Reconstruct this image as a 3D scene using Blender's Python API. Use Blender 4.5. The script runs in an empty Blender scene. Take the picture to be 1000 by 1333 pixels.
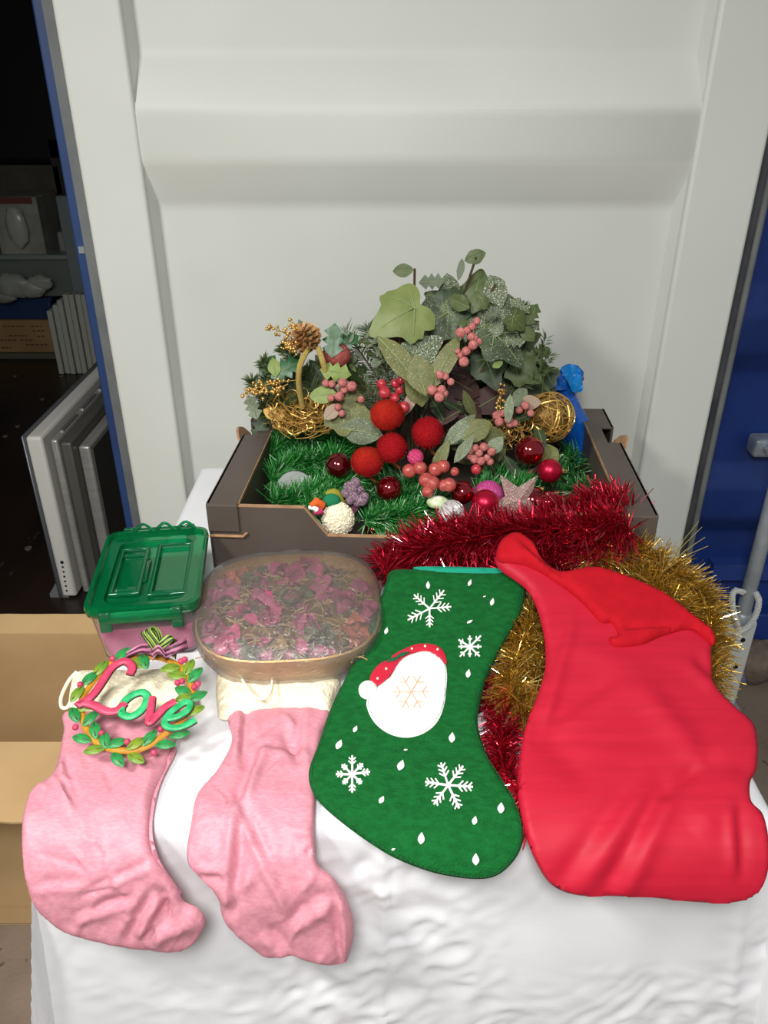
import bpy, math, random
import numpy as np
from mathutils import Vector, Matrix, noise
from mathutils.geometry import delaunay_2d_cdt
from mathutils.bvhtree import BVHTree

random.seed(7)
rng = np.random.default_rng(7)
SC = bpy.context.scene
COL = SC.collection

# ------------------------------------------------------------------ camera, light, exposure
CAM_Z, PITCH, F = 1.38, math.radians(28.7), 1033.0
cam = bpy.data.cameras.new('camera')
cam.sensor_fit = 'HORIZONTAL'; cam.sensor_width = 36.0; cam.lens = 36.0 * F / 1000.0
cam.clip_start = 0.02
cam_o = bpy.data.objects.new('camera', cam); COL.objects.link(cam_o)
cam_o.location = (0, 0, CAM_Z); cam_o.rotation_euler = (math.pi / 2 - PITCH, 0, 0)
SC.camera = cam_o

W = bpy.data.worlds.new('night_ambient'); SC.world = W; W.use_nodes = True
W.node_tree.nodes['Background'].inputs[0].default_value = (0.93, 1.0, 0.97, 1)
W.node_tree.nodes['Background'].inputs[1].default_value = 0.29

def area_lamp(name, loc, target, size, power, spread, color):
    l = bpy.data.lights.new(name, 'AREA'); l.shape = 'DISK'; l.size = size; l.energy = power; l.color = color; l.spread = math.radians(spread)
    o = bpy.data.objects.new(name, l); COL.objects.link(o); o.location = loc
    o.rotation_euler = (Vector(target) - Vector(loc)).to_track_quat('-Z', 'Y').to_euler()
    return o
area_lamp('flood_lamp', (-0.84, 0.10, 1.90), (0.0, 0.75, 0.6), 0.24, 10.5, 150, (1.0, 0.97, 0.92))
area_lamp('tent_lamp', (-0.08, -0.35, 1.98), (0.0, 0.62, 0.15), 0.42, 14.5, 136, (1.0, 0.985, 0.955))
SC.view_settings.view_transform = 'Standard'; SC.view_settings.look = 'None'
SC.view_settings.gamma = 1.0; SC.view_settings.use_curve_mapping = False
SC.view_settings.exposure = 0.06

# ------------------------------------------------------------------ helpers
CT, ST = math.cos(PITCH), math.sin(PITCH)
def ray(px, py):
    a, b = (px - 500) / F, (666.5 - py) / F
    return Vector((a, CT + b * ST, -ST + b * CT))
def at_y(px, py, Y):
    d = ray(px, py); t = Y / d.y
    return Vector((d.x * t, Y, CAM_Z + d.z * t))
def at_z(px, py, Z):
    d = ray(px, py); t = (Z - CAM_Z) / d.z
    return Vector((d.x * t, d.y * t, Z))
def at_plane(px, py, p0, n):
    d = ray(px, py); c = Vector((0, 0, CAM_Z)); t = (p0 - c).dot(n) / d.dot(n)
    return c + d * t
def ppm(p):                      # pixels per metre at a point
    return F / (p[1] * CT + (CAM_Z - p[2]) * ST)

def lin(h):
    h = h.lstrip('#'); v = [int(h[i:i + 2], 16) / 255 for i in (0, 2, 4)]
    return tuple(x / 12.92 if x <= .04045 else ((x + .055) / 1.055) ** 2.4 for x in v) + (1,)

MATS = {}
def mat(name, col, rough=.6, metal=0, var=None, vscale=20, bump=0, bscale=200, sheen=0, trans=0, coat=0, alpha=1, speck=None, sscale=260, sthr=.6, spec=.5, stretch=None, ior=1.45, detail=3):
    if name in MATS: return MATS[name]
    m = bpy.data.materials.new(name); m.use_nodes = True; MATS[name] = m
    nt = m.node_tree; N = nt.nodes; L = nt.links; b = N['Principled BSDF']
    b.inputs['Base Color'].default_value = lin(col); b.inputs['Roughness'].default_value = rough
    b.inputs['Metallic'].default_value = metal; b.inputs['Sheen Weight'].default_value = sheen
    b.inputs['Transmission Weight'].default_value = trans; b.inputs['Coat Weight'].default_value = coat
    b.inputs['Alpha'].default_value = alpha; b.inputs['Specular IOR Level'].default_value = spec
    b.inputs['IOR'].default_value = ior
    tc = N.new('ShaderNodeTexCoord'); mp = N.new('ShaderNodeMapping'); L.new(tc.outputs['Object'], mp.inputs[0])
    if stretch: mp.inputs['Scale'].default_value = stretch
    src = None
    if var:
        n = N.new('ShaderNodeTexNoise'); n.inputs['Scale'].default_value = vscale; n.inputs['Detail'].default_value = detail
        L.new(mp.outputs[0], n.inputs['Vector'])
        r = N.new('ShaderNodeMapRange'); r.inputs[1].default_value = .35; r.inputs[2].default_value = .65
        L.new(n.outputs['Fac'], r.inputs[0])
        x = N.new('ShaderNodeMix'); x.data_type = 'RGBA'
        x.inputs['A'].default_value = lin(col); x.inputs['B'].default_value = lin(var); L.new(r.outputs[0], x.inputs['Factor'])
        src = x.outputs['Result']
    if speck:
        n = N.new('ShaderNodeTexNoise'); n.inputs['Scale'].default_value = sscale; n.inputs['Detail'].default_value = 2
        L.new(mp.outputs[0], n.inputs['Vector'])
        r = N.new('ShaderNodeMapRange'); r.inputs[1].default_value = sthr; r.inputs[2].default_value = sthr + .06
        L.new(n.outputs['Fac'], r.inputs[0])
        x = N.new('ShaderNodeMix'); x.data_type = 'RGBA'
        if src: L.new(src, x.inputs['A'])
        else: x.inputs['A'].default_value = lin(col)
        x.inputs['B'].default_value = lin(speck); L.new(r.outputs[0], x.inputs['Factor'])
        src = x.outputs['Result']
    if src: L.new(src, b.inputs['Base Color'])
    if bump:
        n = N.new('ShaderNodeTexNoise'); n.inputs['Scale'].default_value = bscale; n.inputs['Detail'].default_value = 4
        L.new(mp.outputs[0], n.inputs['Vector'])
        bp = N.new('ShaderNodeBump'); bp.inputs['Strength'].default_value = bump; bp.inputs['Distance'].default_value = .004
        L.new(n.outputs['Fac'], bp.inputs['Height']); L.new(bp.outputs[0], b.inputs['Normal'])
    return m

class MB:
    def __init__(s): s.v = []; s.f = []; s.mi = []
    def add(s, vs, fs, mi=0):
        o = len(s.v); s.v += [tuple(v) for v in vs]; s.f += [tuple(i + o for i in f) for f in fs]; s.mi += [mi] * len(fs)
        return s
    def box(s, x0, x1, y0, y1, z0, z1, mi=0):
        vs = [(x, y, z) for x in (x0, x1) for y in (y0, y1) for z in (z0, z1)]
        return s.add(vs, [(0, 1, 3, 2), (4, 6, 7, 5), (0, 4, 5, 1), (2, 3, 7, 6), (0, 2, 6, 4), (1, 5, 7, 3)], mi)
    def tube(s, pts, r, sides=6, mi=0, cap=True, flat=1.0, up=None):
        pts = [Vector(p) for p in pts]; n = len(pts); vs = []; ref = Vector(up) if up else None
        for i, p in enumerate(pts):
            t = (pts[min(i + 1, n - 1)] - pts[max(i - 1, 0)])
            if t.length < 1e-9: t = Vector((0, 0, 1))
            t.normalize()
            if ref is None: ref = Vector((0, 0, 1)) if abs(t.z) < .9 else Vector((1, 0, 0))
            a = t.cross(ref)
            if a.length < 1e-6: a = t.orthogonal()
            a.normalize(); b = a.cross(t).normalized()
            if not up: ref = b
            ri = r[i] if isinstance(r, (list, tuple)) else r
            for k in range(sides):
                th = 2 * math.pi * k / sides
                vs.append(p + a * (ri * math.cos(th)) + b * (ri * flat * math.sin(th)))
        fs = [(i * sides + k, i * sides + (k + 1) % sides, (i + 1) * sides + (k + 1) % sides, (i + 1) * sides + k) for i in range(n - 1) for k in range(sides)]
        if cap: fs += [tuple(range(sides))[::-1], tuple((n - 1) * sides + k for k in range(sides))]
        return s.add(vs, fs, mi)
    def loft(s, rings, mi=0, cap0=True, cap1=True, closed=True):
        k = len(rings[0]); vs = [v for r in rings for v in r]
        kk = k if closed else k - 1
        fs = [(i * k + j, i * k + (j + 1) % k, (i + 1) * k + (j + 1) % k, (i + 1) * k + j) for i in range(len(rings) - 1) for j in range(kk)]
        if closed and cap0: fs.append(tuple(range(k))[::-1])
        if closed and cap1: fs.append(tuple((len(rings) - 1) * k + j for j in range(k)))
        return s.add(vs, fs, mi)
    def sphere(s, c, r, nu=12, nv=8, mi=0, sq=(1, 1, 1), fn=None):
        vs = []; c = Vector(c)
        for j in range(nv + 1):
            ph = math.pi * j / nv
            for i in range(nu):
                th = 2 * math.pi * i / nu
                d = Vector((math.sin(ph) * math.cos(th), math.sin(ph) * math.sin(th), math.cos(ph)))
                k = fn(d) if fn else 1
                vs.append(c + Vector((d.x * sq[0], d.y * sq[1], d.z * sq[2])) * r * k)
        fs = [(j * nu + i, (j + 1) * nu + i, (j + 1) * nu + (i + 1) % nu, j * nu + (i + 1) % nu) for j in range(nv) for i in range(nu)]
        return s.add(vs, fs, mi)
    def mesh(s, name, mats, smooth=True):
        me = bpy.data.meshes.new(name); me.from_pydata(s.v, [], s.f)
        for m in (mats if isinstance(mats, (list, tuple)) else [mats]): me.materials.append(m)
        if len(me.materials) > 1: me.polygons.foreach_set('material_index', s.mi)
        me.polygons.foreach_set('use_smooth', [smooth] * len(me.polygons))
        if smooth:
            try: me.set_sharp_from_angle(angle=math.radians(50))
            except Exception: pass
        me.update(); return me
    def build(s, name, mats, parent=None, smooth=True, kind=None):
        return link(name, s.mesh(name, mats, smooth), parent, kind=kind)

def link(name, me, parent=None, mtx=None, kind=None):
    o = bpy.data.objects.new(name, me); COL.objects.link(o)
    if parent:
        o.parent = parent
        if parent.type == 'EMPTY': o.matrix_parent_inverse = Matrix.Translation(-parent.location)
    if mtx is not None: o.matrix_basis = mtx
    if kind: o['kind'] = kind
    return o
def tag(o, label, cat, group=None, kind=None):
    o['label'] = label; o['category'] = cat
    if group: o['group'] = group
    if kind: o['kind'] = kind
    return o
def thing(name, loc, label, cat, group=None):
    o = bpy.data.objects.new(name, None); COL.objects.link(o); o.location = loc; o.empty_display_size = .02
    return tag(o, label, cat, group)
def struct(o):
    o['kind'] = 'structure'; return o
def bevel(o, w, seg=2):
    m = o.modifiers.new('bevel', 'BEVEL'); m.width = w; m.segments = seg; m.limit_method = 'ANGLE'; return o

def smooth_path(pts, n, closed=False):
    P = [np.array(p, float) for p in pts]; m = len(P); out = []
    segs = m if closed else m - 1
    for i in range(n):
        u = i / (n if closed else n - 1) * segs; k = min(int(u), segs - 1); t = u - k
        g = (lambda j: P[j % m]) if closed else (lambda j: P[max(0, min(m - 1, j))])
        a, b, c, d = g(k - 1), g(k), g(k + 1), g(k + 2)
        out.append(.5 * ((2 * b) + (c - a) * t + (2 * a - 5 * b + 4 * c - d) * t * t + (3 * b - a - 3 * c + d) * t ** 3))
    return out
def seg_dist(P, poly):           # distance of points to a closed polyline
    A = np.array(poly); B = np.roll(A, -1, 0); best = np.full(len(P), 1e9)
    for a, b in zip(A, B):
        ab = b - a; t = np.clip(((P - a) @ ab) / max(ab @ ab, 1e-9), 0, 1)
        best = np.minimum(best, np.linalg.norm(P - (a + t[:, None] * ab), axis=1))
    return best
def inside(P, poly):
    A = np.array(poly); c = np.zeros(len(P), bool); j = len(A) - 1
    for i in range(len(A)):
        xi, yi = A[i]; xj, yj = A[j]
        cond = ((yi > P[:, 1]) != (yj > P[:, 1])) & (P[:, 0] < (xj - xi) * (P[:, 1] - yi) / (yj - yi + 1e-12) + xi)
        c ^= cond; j = i
    return c
def fill(poly, step):            # triangulate an outline with inner points
    P = np.array(poly); x0, y0 = P.min(0); x1, y1 = P.max(0)
    g = np.array([(x0 + i * step + (step / 2 if j % 2 else 0), y0 + j * step * .866) for j in range(int((y1 - y0) / (step * .866)) + 1) for i in range(int((x1 - x0) / step) + 1)])
    if len(g):
        g = g[inside(g, poly)]
        if len(g): g = g[seg_dist(g, poly) > step * .55]
    n = len(P); allp = [Vector(p) for p in P] + [Vector(p) for p in g]
    r = delaunay_2d_cdt(allp, [(i, (i + 1) % n) for i in range(n)], [], 1, 1e-6)
    return np.array([tuple(v) for v in r[0]]), [tuple(f) for f in r[2]]

class Profile:                   # a cloth draped over a cross-section (Y, z), constant across X
    def __init__(s, pts):
        c = np.array(smooth_path(pts, 300)); t = np.gradient(c, axis=0); t /= np.linalg.norm(t, axis=1)[:, None]
        s.ang = np.arctan2(CAM_Z - c[:, 1], c[:, 0]); s.Y, s.Z = c[:, 0], c[:, 1]
        s.ny, s.nz = t[:, 1], -t[:, 0]
        o = np.argsort(s.ang); s.ang, s.Y, s.Z, s.ny, s.nz = s.ang[o], s.Y[o], s.Z[o], s.ny[o], s.nz[o]
    def map(s, P, off):
        P = np.asarray(P, float); a = PITCH + np.arctan((P[:, 1] - 666.5) / F)
        Y, Z, ny, nz = (np.interp(a, s.ang, q) for q in (s.Y, s.Z, s.ny, s.nz))
        l = np.hypot(ny, nz); ny, nz = ny / l, nz / l
        dep = Y * CT + (CAM_Z - Z) * ST; X = (P[:, 0] - 500) / F * dep
        return np.stack([X, Y + ny * off, Z + nz * off], 1)
def fbm(x, y, s, seed, oct=3):
    return sum(noise.noise((x * s * 2 ** k, y * s * 2 ** k, seed + 7.3 * k)) / 2 ** k for k in range(oct))
def creases(P, L):
    d = np.zeros(len(P))
    for (x0, y0, x1, y1, amp, w, kind) in L:
        a = np.array((x0, y0)); ab = np.array((x1 - x0, y1 - y0), float); l = np.linalg.norm(ab); t = ((P - a) @ ab) / l ** 2
        n = np.array((-ab[1], ab[0])) / l; q = (P - a) @ n / w
        tap = np.clip(np.minimum(t + .15, 1.15 - t) / .3, 0, 1)
        d += amp * tap * (np.exp(-q * q) if kind == 0 else 1.65 * q * np.exp(-q * q))
    return d
def draped(poly, prof, step, base, pillow, edge_px, disp=None, under=.003, smoothpoly=True, n=140):
    if smoothpoly: poly = [tuple(p) for p in smooth_path(poly, n, True)]
    P, T = fill(poly, step); d = seg_dist(P, poly)
    k = np.clip(d / edge_px, 0, 1); up = base + pillow * np.sqrt(1 - (1 - k) ** 2)
    if disp is not None: up = up + disp(P) * np.clip(d / 8, 0.25, 1)
    top = prof.map(P, up); m = MB(); N = len(P)
    low = prof.map(P, np.full(N, base - under))
    fl = []
    for f in T:
        a, b, c = (Vector(top[i]) for i in f[:3])
        nrm = (b - a).cross(c - a)
        view = Vector((0, 0, CAM_Z)) - a
        fl.append(tuple(f) if nrm.dot(view) > 0 else tuple(f[::-1]))
    eds = {}
    for f in fl:
        for i in range(3):
            e = (f[i], f[(i + 1) % 3]); eds[e] = 1
    fs = fl + [tuple(i + N for i in f[::-1]) for f in fl]
    for (a, b) in eds:
        if (b, a) not in eds: fs.append((b, a, a + N, b + N))
    m.add(np.concatenate([top, low]), fs); m.top = top; return m

# ------------------------------------------------------------------ the setting
white_paint = mat('cream_door_paint', '#d3d5cf', .5, var='#ced0c9', vscale=3, bump=.03, bscale=60)
blue_paint = mat('blue_container_paint', '#1f3f8c', .45, var='#1b3577', vscale=6, bump=.05, bscale=90)
rubber = mat('grey_rubber', '#6e7170', .6, var='#5c5f60', vscale=12)
dark_rubber = mat('dark_rubber', '#34363a', .55, var='#4b4c4e', vscale=14)
D = 1.43; XL, XR, IL, IR = -.506, .628, -.402, .513
m = MB()
m.box(XL, IL, D, D + .05, .10, 2.3); m.box(IR, XR, D, D + .05, .10, 2.3); m.box(IL, IR, D, D + .05, .10, .30); m.box(IL, IR, D, D + .05, 2.15, 2.3)
door1 = struct(bevel(m.build('door_1', white_paint), .006, 3))
# corrugated inner sheet: recessed flats, faces sloping out to a ridge flush with the frame
rec = .042; prof = []
z_lo = at_y(500, 268, D + rec).z; z_f0 = at_y(500, 209, D + .004).z; z_f1 = at_y(500, 143, D + .004).z; z_hi = at_y(500, 71, D + rec).z
per = .62
for b in (0, 1):
    o = b * per
    prof += [(D + rec, z_lo + o), (D + .004, z_f0 + o), (D + .004, z_f1 + o), (D + rec, z_hi + o)]
prof = [(y, z) for y, z in prof if .78 < z < 2.1]
prof = [(D + rec, .29)] + prof + [(D + rec, 2.16)]
prof = [p for i, p in enumerate(prof) if i == 0 or p[1] > prof[i - 1][1]]
def round_prof(pr, r=.012):
    out = [pr[0]]
    for i in range(1, len(pr) - 1):
        a, b, c = (np.array(q) for q in pr[i - 1:i + 2])
        u = (a - b) / np.linalg.norm(a - b); w = (c - b) / np.linalg.norm(c - b)
        for t in (0, .25, .5, .75, 1):
            p, q = b + u * r * (1 - t), b + w * r * t
            out.append(tuple(b + u * r * (1 - t) ** 2 + w * r * t ** 2))
    return out + [pr[-1]]
pr = round_prof(prof)
m = MB(); vs = []
for y, z in pr:
    vs += [(IL - .002, D + .03, z), (IL + .009 * (y - D) / rec, y, z), (IR - .009 * (y - D) / rec, y, z), (IR + .002, D + .03, z)]
m.add([(IL - .003, D + .008, z) if i % 4 == 0 else ((IR + .003, D + .008, z) if i % 4 == 3 else v) for i, v in enumerate(vs) for z in (v[2],)],
      [(i * 4 + k, i * 4 + k + 1, i * 4 + 5 + k, i * 4 + 4 + k) for i in range(len(pr) - 1) for k in range(3)])
m.build('corrugated_panel', white_paint, door1)
m = MB(); m.box(XL - .020, XL + .001, D + .014, D + .05, .10, 2.3); m.build('gasket', rubber, door1)
m = MB(); m.box(XR - .001, XR + .026, D + .010, D + .05, .10, 2.3); m.build('gasket', dark_rubber, door1)
m = MB(); m.tube([(XR + .020, D + .006, .1), (XR + .020, D + .006, 2.3)], .006, 8); m.build('gasket_lip', rubber, door1)
post_paint = mat('dull_blue_paint', '#26406f', .5, var='#1f3560', vscale=8)
m = MB(); m.box(-.550, -.525, D + .035, D + .13, .0, 2.3)
post = struct(bevel(m.build('trim_1', post_paint), .004))
m = MB()
m.box(-.543, -.533, D + .031, D + .036, 1.105, 1.117)
m.build('rivet_plate', mat('pale_metal', '#b9bcc0', .35, metal=.8), post)

# container inside, left of the door leaf
FZ = .15
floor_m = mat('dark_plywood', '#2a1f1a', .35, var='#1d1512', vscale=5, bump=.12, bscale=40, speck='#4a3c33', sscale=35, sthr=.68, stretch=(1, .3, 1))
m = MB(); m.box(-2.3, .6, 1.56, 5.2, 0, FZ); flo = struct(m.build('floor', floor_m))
screw_m = mat('worn_screw', '#8f857a', .4, metal=.6)
sm = MB(); sm.tube([(0, 0, 0), (0, 0, .003)], .011, 8); screw = sm.mesh('screw', screw_m)
for (px, py) in ((55, 520), (23, 555), (7, 568), (37, 714), (80, 490), (20, 490), (48, 640)):
    p = at_z(px, py, FZ); link('screw', screw, flo, Matrix.Translation(p))
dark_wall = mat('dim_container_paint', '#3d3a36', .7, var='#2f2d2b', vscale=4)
def corr_wall(axis, pos, a0, a1, z0, z1, d):
    m = MB(); pts = []; a = a0; k = 0
    while a < a1:
        for (da, o) in ((0, 0), (.07, 0), (.11, d), (.18, d), (.22, 0)): pts.append((a + da, o))
        a += .22
    vs = []
    for (q, o) in pts:
        for z in (z0, z1): vs.append((pos + o, q, z) if axis == 'x' else (q, pos + o, z))
    m.add(vs, [(2 * i, 2 * i + 2, 2 * i + 3, 2 * i + 1) for i in range(len(pts) - 1)]); return m
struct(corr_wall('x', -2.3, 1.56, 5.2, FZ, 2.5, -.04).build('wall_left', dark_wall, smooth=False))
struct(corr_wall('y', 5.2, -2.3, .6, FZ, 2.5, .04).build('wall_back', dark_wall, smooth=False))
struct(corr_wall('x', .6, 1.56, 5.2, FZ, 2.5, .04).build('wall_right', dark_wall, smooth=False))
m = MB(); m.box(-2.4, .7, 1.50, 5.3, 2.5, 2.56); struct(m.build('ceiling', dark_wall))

# second, blue leaf on the right with its outer face towards us
m = MB(); B = 1.63
prof2 = [(B, .115), (B, .24)]; z = .24
m.box(.66, .72, B - .012, B + .05, .115, 2.3); m.box(.66, 1.9, B - .012, B + .05, .115, .20)
door2 = struct(bevel(m.build('door_2', blue_paint), .004))
pts = [(B + .03, .20)]
z = .42
while z < 2.2:
    pts += [(B + .03, z), (B - .002, z + .05), (B - .002, z + .13), (B + .03, z + .18)]; z += .40
pts.append((B + .03, 2.3)); pts = round_prof(pts)
m = MB(); m.add([(x, y, zz) for y, zz in pts for x in (.72, 1.9)], [(2 * i, 2 * i + 1, 2 * i + 3, 2 * i + 2) for i in range(len(pts) - 1)])
m.build('corrugated_panel', blue_paint, door2)
m = MB(); m.box(.80, 1.9, B - .006, B + .03, .30, .345); m.build('weld_strip', mat('faded_blue_paint', '#3152a0', .5, var='#2a4690', vscale=10), door2)
p = at_y(993, 586, B - .02)
m = MB(); m.box(p.x - .016, p.x + .06, B - .016, B + .031, p.z - .022, p.z + .022)
pl = bevel(m.build('latch_plate', mat('scuffed_white_metal', '#aeb6c0', .45, metal=.3, var='#8e98a6', vscale=60), door2), .008, 3)
m = MB(); m.tube([(p.x + .012, B - .018, p.z), (p.x + .012, B - .030, p.z)], .009, 10); m.build('bolt', mat('pale_metal', '#b9bcc0'), pl)
# dark block under the blue leaf, its colour standing in for the shaded gap
m = MB(); m.box(.66, 1.9, B - .01, B + .4, .0, .085); struct(bevel(m.build('trim_2', mat('dark_gap_block', '#2b2c33', .5, var='#3c3a44', vscale=18)), .004))
m = MB(); m.box(-4, 4, -2.5, 6, -.02, 0)
struct(m.build('ground', mat('brown_grey_concrete', '#8d7c6e', .9, var='#79695c', vscale=7, bump=.35, bscale=120, speck='#5e5148', sscale=45, sthr=.66)))
# the far side of the yard, unlit: closes the place behind the photographer
# ------------------------------------------------------------------ tablecloth
TX0, TX1, TY0, TY1, TZ = -.356, .403, .548, 1.396, .72
cloth_m = mat('white_polycotton', '#ededf1', .8, bump=.05, bscale=500, var='#e8e8ec', vscale=9)
def drop(d, r=.016):             # arc-length d past the edge -> (out, down)
    if d <= 0: return 0., 0.
    q = r * math.pi / 2
    if d < q: a = d / r; return r * math.sin(a), r * (1 - math.cos(a))
    return r, r + d - q
xs = list(np.linspace(TX0 - .70, TX0 - .03, 30)) + list(np.linspace(TX0 - .025, TX1 + .025, 170)) + list(np.linspace(TX1 + .03, TX1 + .70, 30))
ys = list(np.linspace(TY0 - .70, TY0 - .03, 140)) + list(np.linspace(TY0 - .026, TY1 + .02, 80)) + list(np.linspace(TY1 + .03, TY1 + .45, 10))
def ridge(x, y, s, seed):
    return 1 - abs(noise.noise((x * s, y * s, seed))) * 2
vs = []
for y in ys:
    for x in xs:
        r = .016
        sx = TX0 + r - x if x < TX0 + r else (x - TX1 + r if x > TX1 - r else 0); sgn = -1 if x < TX0 + r else 1
        sy = TY0 + r - y if y < TY0 + r else (y - TY1 + r if y > TY1 - r else 0); sg2 = -1 if y < TY0 + r else 1
        ox, dx = drop(sx, r); oy, dy = drop(sy, r)
        X = (TX0 + r - ox if sgn < 0 else TX1 - r + ox) if sx > 0 else x
        Y = (TY0 + r - oy if sg2 < 0 else TY1 - r + oy) if sy > 0 else y
        d = max(dx, dy); Z = TZ - d
        inner = min(dx, dy)
        cx = (x - (TX0 + TX1) / 2) / ((TX1 - TX0) / 2)
        if dy > 0: X += max(-1, min(1, cx)) * .13 * dy
        if dx > 0: X += sgn * .15 * max(dx - dy, 0) * .6
        if inner > 0: X += sgn * .02 * inner * (1 + math.sin(inner * 30) * .3); Y += -.10 * inner if sg2 < 0 else 0
        k = min(1, d / .05)
        if sg2 < 0 and dy > 0 and k > 0:
            g = max(0, min(1, fbm(x + 5, y, 4, 5.5, 2) * 1.3 + .6))
            wx = x + .02 * noise.noise((x * 12, y * 12, 7)); wy = y + .02 * noise.noise((x * 12, y * 12, 17))
            w = .0040 * fbm(x, y * .5, 7, 3.1, 2) + g * (.0030 * (ridge(wx * 1.3 + .6 * wy, wy, 15, 9.0) - .6) + .0026 * (ridge(wx * 1.2 - .8 * wy, wy, 26, 2.2) - .6) + .0010 * (ridge(wx, wy, 50, 4.2) - .5))
            crease = .0035 * math.exp(-((x - .0) / .004) ** 2) + .003 * math.exp(-((x - .37) / .005) ** 2) - .006 * math.exp(-((x - .30) / .03) ** 2) * k
            Y -= (w + crease) * k + .05 * dy
        elif dx > 0: X += sgn * k * .006 * fbm(x, y, 9, 1.0, 2)
        else: Z += .0009 * fbm(x, y, 11, 4.4, 2)
        if d == 0 and y < TY0 + .1: Z += .0012 * fbm(x, y, 14, 8.4, 2)
        vs.append((X, Y, max(Z, .012)))
nx = len(xs)
m = MB(); m.add(vs, [(j * nx + i, j * nx + i + 1, (j + 1) * nx + i + 1, (j + 1) * nx + i) for j in range(len(ys) - 1) for i in range(nx - 1)])
tag(m.build('tablecloth', cloth_m), 'crumpled white cloth draped over the table down to the ground', 'tablecloth')

# ------------------------------------------------------------------ brown fruit tray
card_m = mat('brown_printed_card', '#5a504a', .5, var='#50463f', vscale=5, bump=.05, bscale=60)
raw_m = mat('raw_card_edge', '#b58f6d', .85, var='#9a7757', vscale=40, bump=.2, bscale=200)
BX0, BX1, BY0, BY1, BZ0, BZ1 = -.254, .384, 1.0, 1.405, .7235, .846
tray = thing('fruit_tray', ((BX0 + BX1) / 2, (BY0 + BY1) / 2, BZ0), 'dark brown cardboard fruit tray full of Christmas decorations at the back of the table', 'box')
m = MB(); m.box(BX0, BX1, BY0, BY1, BZ0, BZ0 + .005); m.build('bottom', card_m, tray)
lowz = .797
def slab(poly, y0, y1):
    m = MB(); n = len(poly)
    m.add([(x, y, z) for y in (y0, y1) for x, z in poly], [tuple(range(n)), tuple(range(2 * n - 1, n - 1, -1))] + [(i, i + n, (i + 1) % n + n, (i + 1) % n) for i in range(n)]); return m
f_top = BZ1 - .004
xa, xb, xc, xd = at_y(397, 655, BY0).x, at_y(428, 692, BY0).x, .20, .235
poly = [(BX0 + .002, BZ0), (BX1 - .002, BZ0), (BX1 - .002, f_top), (xd, f_top), (xc, lowz), (xb, lowz), (xa, f_top), (BX0 + .002, f_top)]
fw = slab(poly, BY0, BY0 + .006).build('front_wall', card_m, tray, smooth=False)
m = MB(); edge = [(BX0 + .045, f_top), (xa, f_top), (xb, lowz), (xc, lowz), (xd, f_top), (BX1 - .045, f_top)]
for (ax, az), (bx, bz) in zip(edge[:-1], edge[1:]):
    m.add([(ax, BY0 - .0005, az + .0008), (bx, BY0 - .0005, bz + .0008), (bx, BY0 + .0065, bz + .0008), (ax, BY0 + .0065, az + .0008),
           (ax, BY0 - .0005, az - .0006), (bx, BY0 - .0005, bz - .0006), (bx, BY0 + .0065, bz - .0006), (ax, BY0 + .0065, az - .0006)], [(0, 1, 2, 3), (0, 4, 5, 1), (3, 2, 6, 7)])
m.build('cut_edge', raw_m, fw, smooth=False)
slab([(BX0, BZ0), (BX1, BZ0), (BX1, f_top), (BX0, f_top)], BY1 - .006, BY1).build('back_wall', card_m, tray, smooth=False)
def strip(x, s, name):           # double side wall with wide flat top strip, corner lug and hand hole
    w = .046; t = .004
    m = MB(); yh0, yh1 = BY0 + .25, BY0 + .315; zh = BZ1 - .03
    m.box(min(x, x + s * t), max(x, x + s * t), BY0, BY1, BZ0, zh)
    for a, b in ((BY0, yh0), (yh1, BY1)): m.box(min(x, x + s * t), max(x, x + s * t), a, b, zh, BZ1)
    side = m.build('side_wall', card_m, tray, smooth=False)
    m = MB(); xi = x + s * w
    m.box(min(xi - s * t, xi), max(xi - s * t, xi), BY0 + .006, BY1 - .006, BZ0 + .005, BZ1 - .004); m.build('inner_wall', card_m, tray, smooth=False)
    m = MB()
    for a, b in ((BY0 - .003, yh0), (yh1, BY1)):
        m.box(min(x, xi), max(x, xi), a, b, BZ1 - .004, BZ1)
    m.box(min(x + s * .022, xi), max(x + s * .022, xi), yh0, yh1, BZ1 - .004, BZ1)
    ts = bevel(m.build('top_strip', card_m, tray, smooth=False), .0012)
    m = MB(); m.box(min(xi, xi + s * .0012), max(xi, xi + s * .0012), BY0 + .004, BY1, BZ1 - .0045, BZ1 + .0004); m.build('cut_edge', raw_m, ts, smooth=False)
    m = MB(); m.box(min(x, xi), max(x, xi), BY0 - .0045, BY0 - .0005, BZ1 - .045, BZ1)
    lug = bevel(m.build('corner_lug', card_m, tray, smooth=False), .003)
    m = MB(); m.tube([(x + s * .001, BY0 - .003, BZ1 - .052), (x + s * .05, BY0 - .003, BZ1 - .052), (x + s * .056, BY0 - .003, BZ1 - .046)], .0024, 6); m.build('cut_edge', raw_m, lug)
    m = MB(); R = []
    for i in range(7):
        a = i / 6; yy = yh0 + .002 + (yh1 - yh0 - .004) * a; bul = math.sin(math.pi * a) ** .6
        R.append([(x - s * (.002 + .012 * bul), yy, BZ1 - .024 + .022 * bul), (x - s * (.006 + .012 * bul), yy, BZ1 - .024 + .022 * bul), (x - s * .003, yy, BZ1 - .034), (x + s * .001, yy, BZ1 - .034)])
    m.loft(R); m.build('hand_hole_flap', raw_m, tray)
strip(BX0, 1, 'left'); strip(BX1, -1, 'right')

tray.rotation_euler.z = math.radians(-3.2); tray.location += Vector((.010, -.016, 0))

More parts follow.
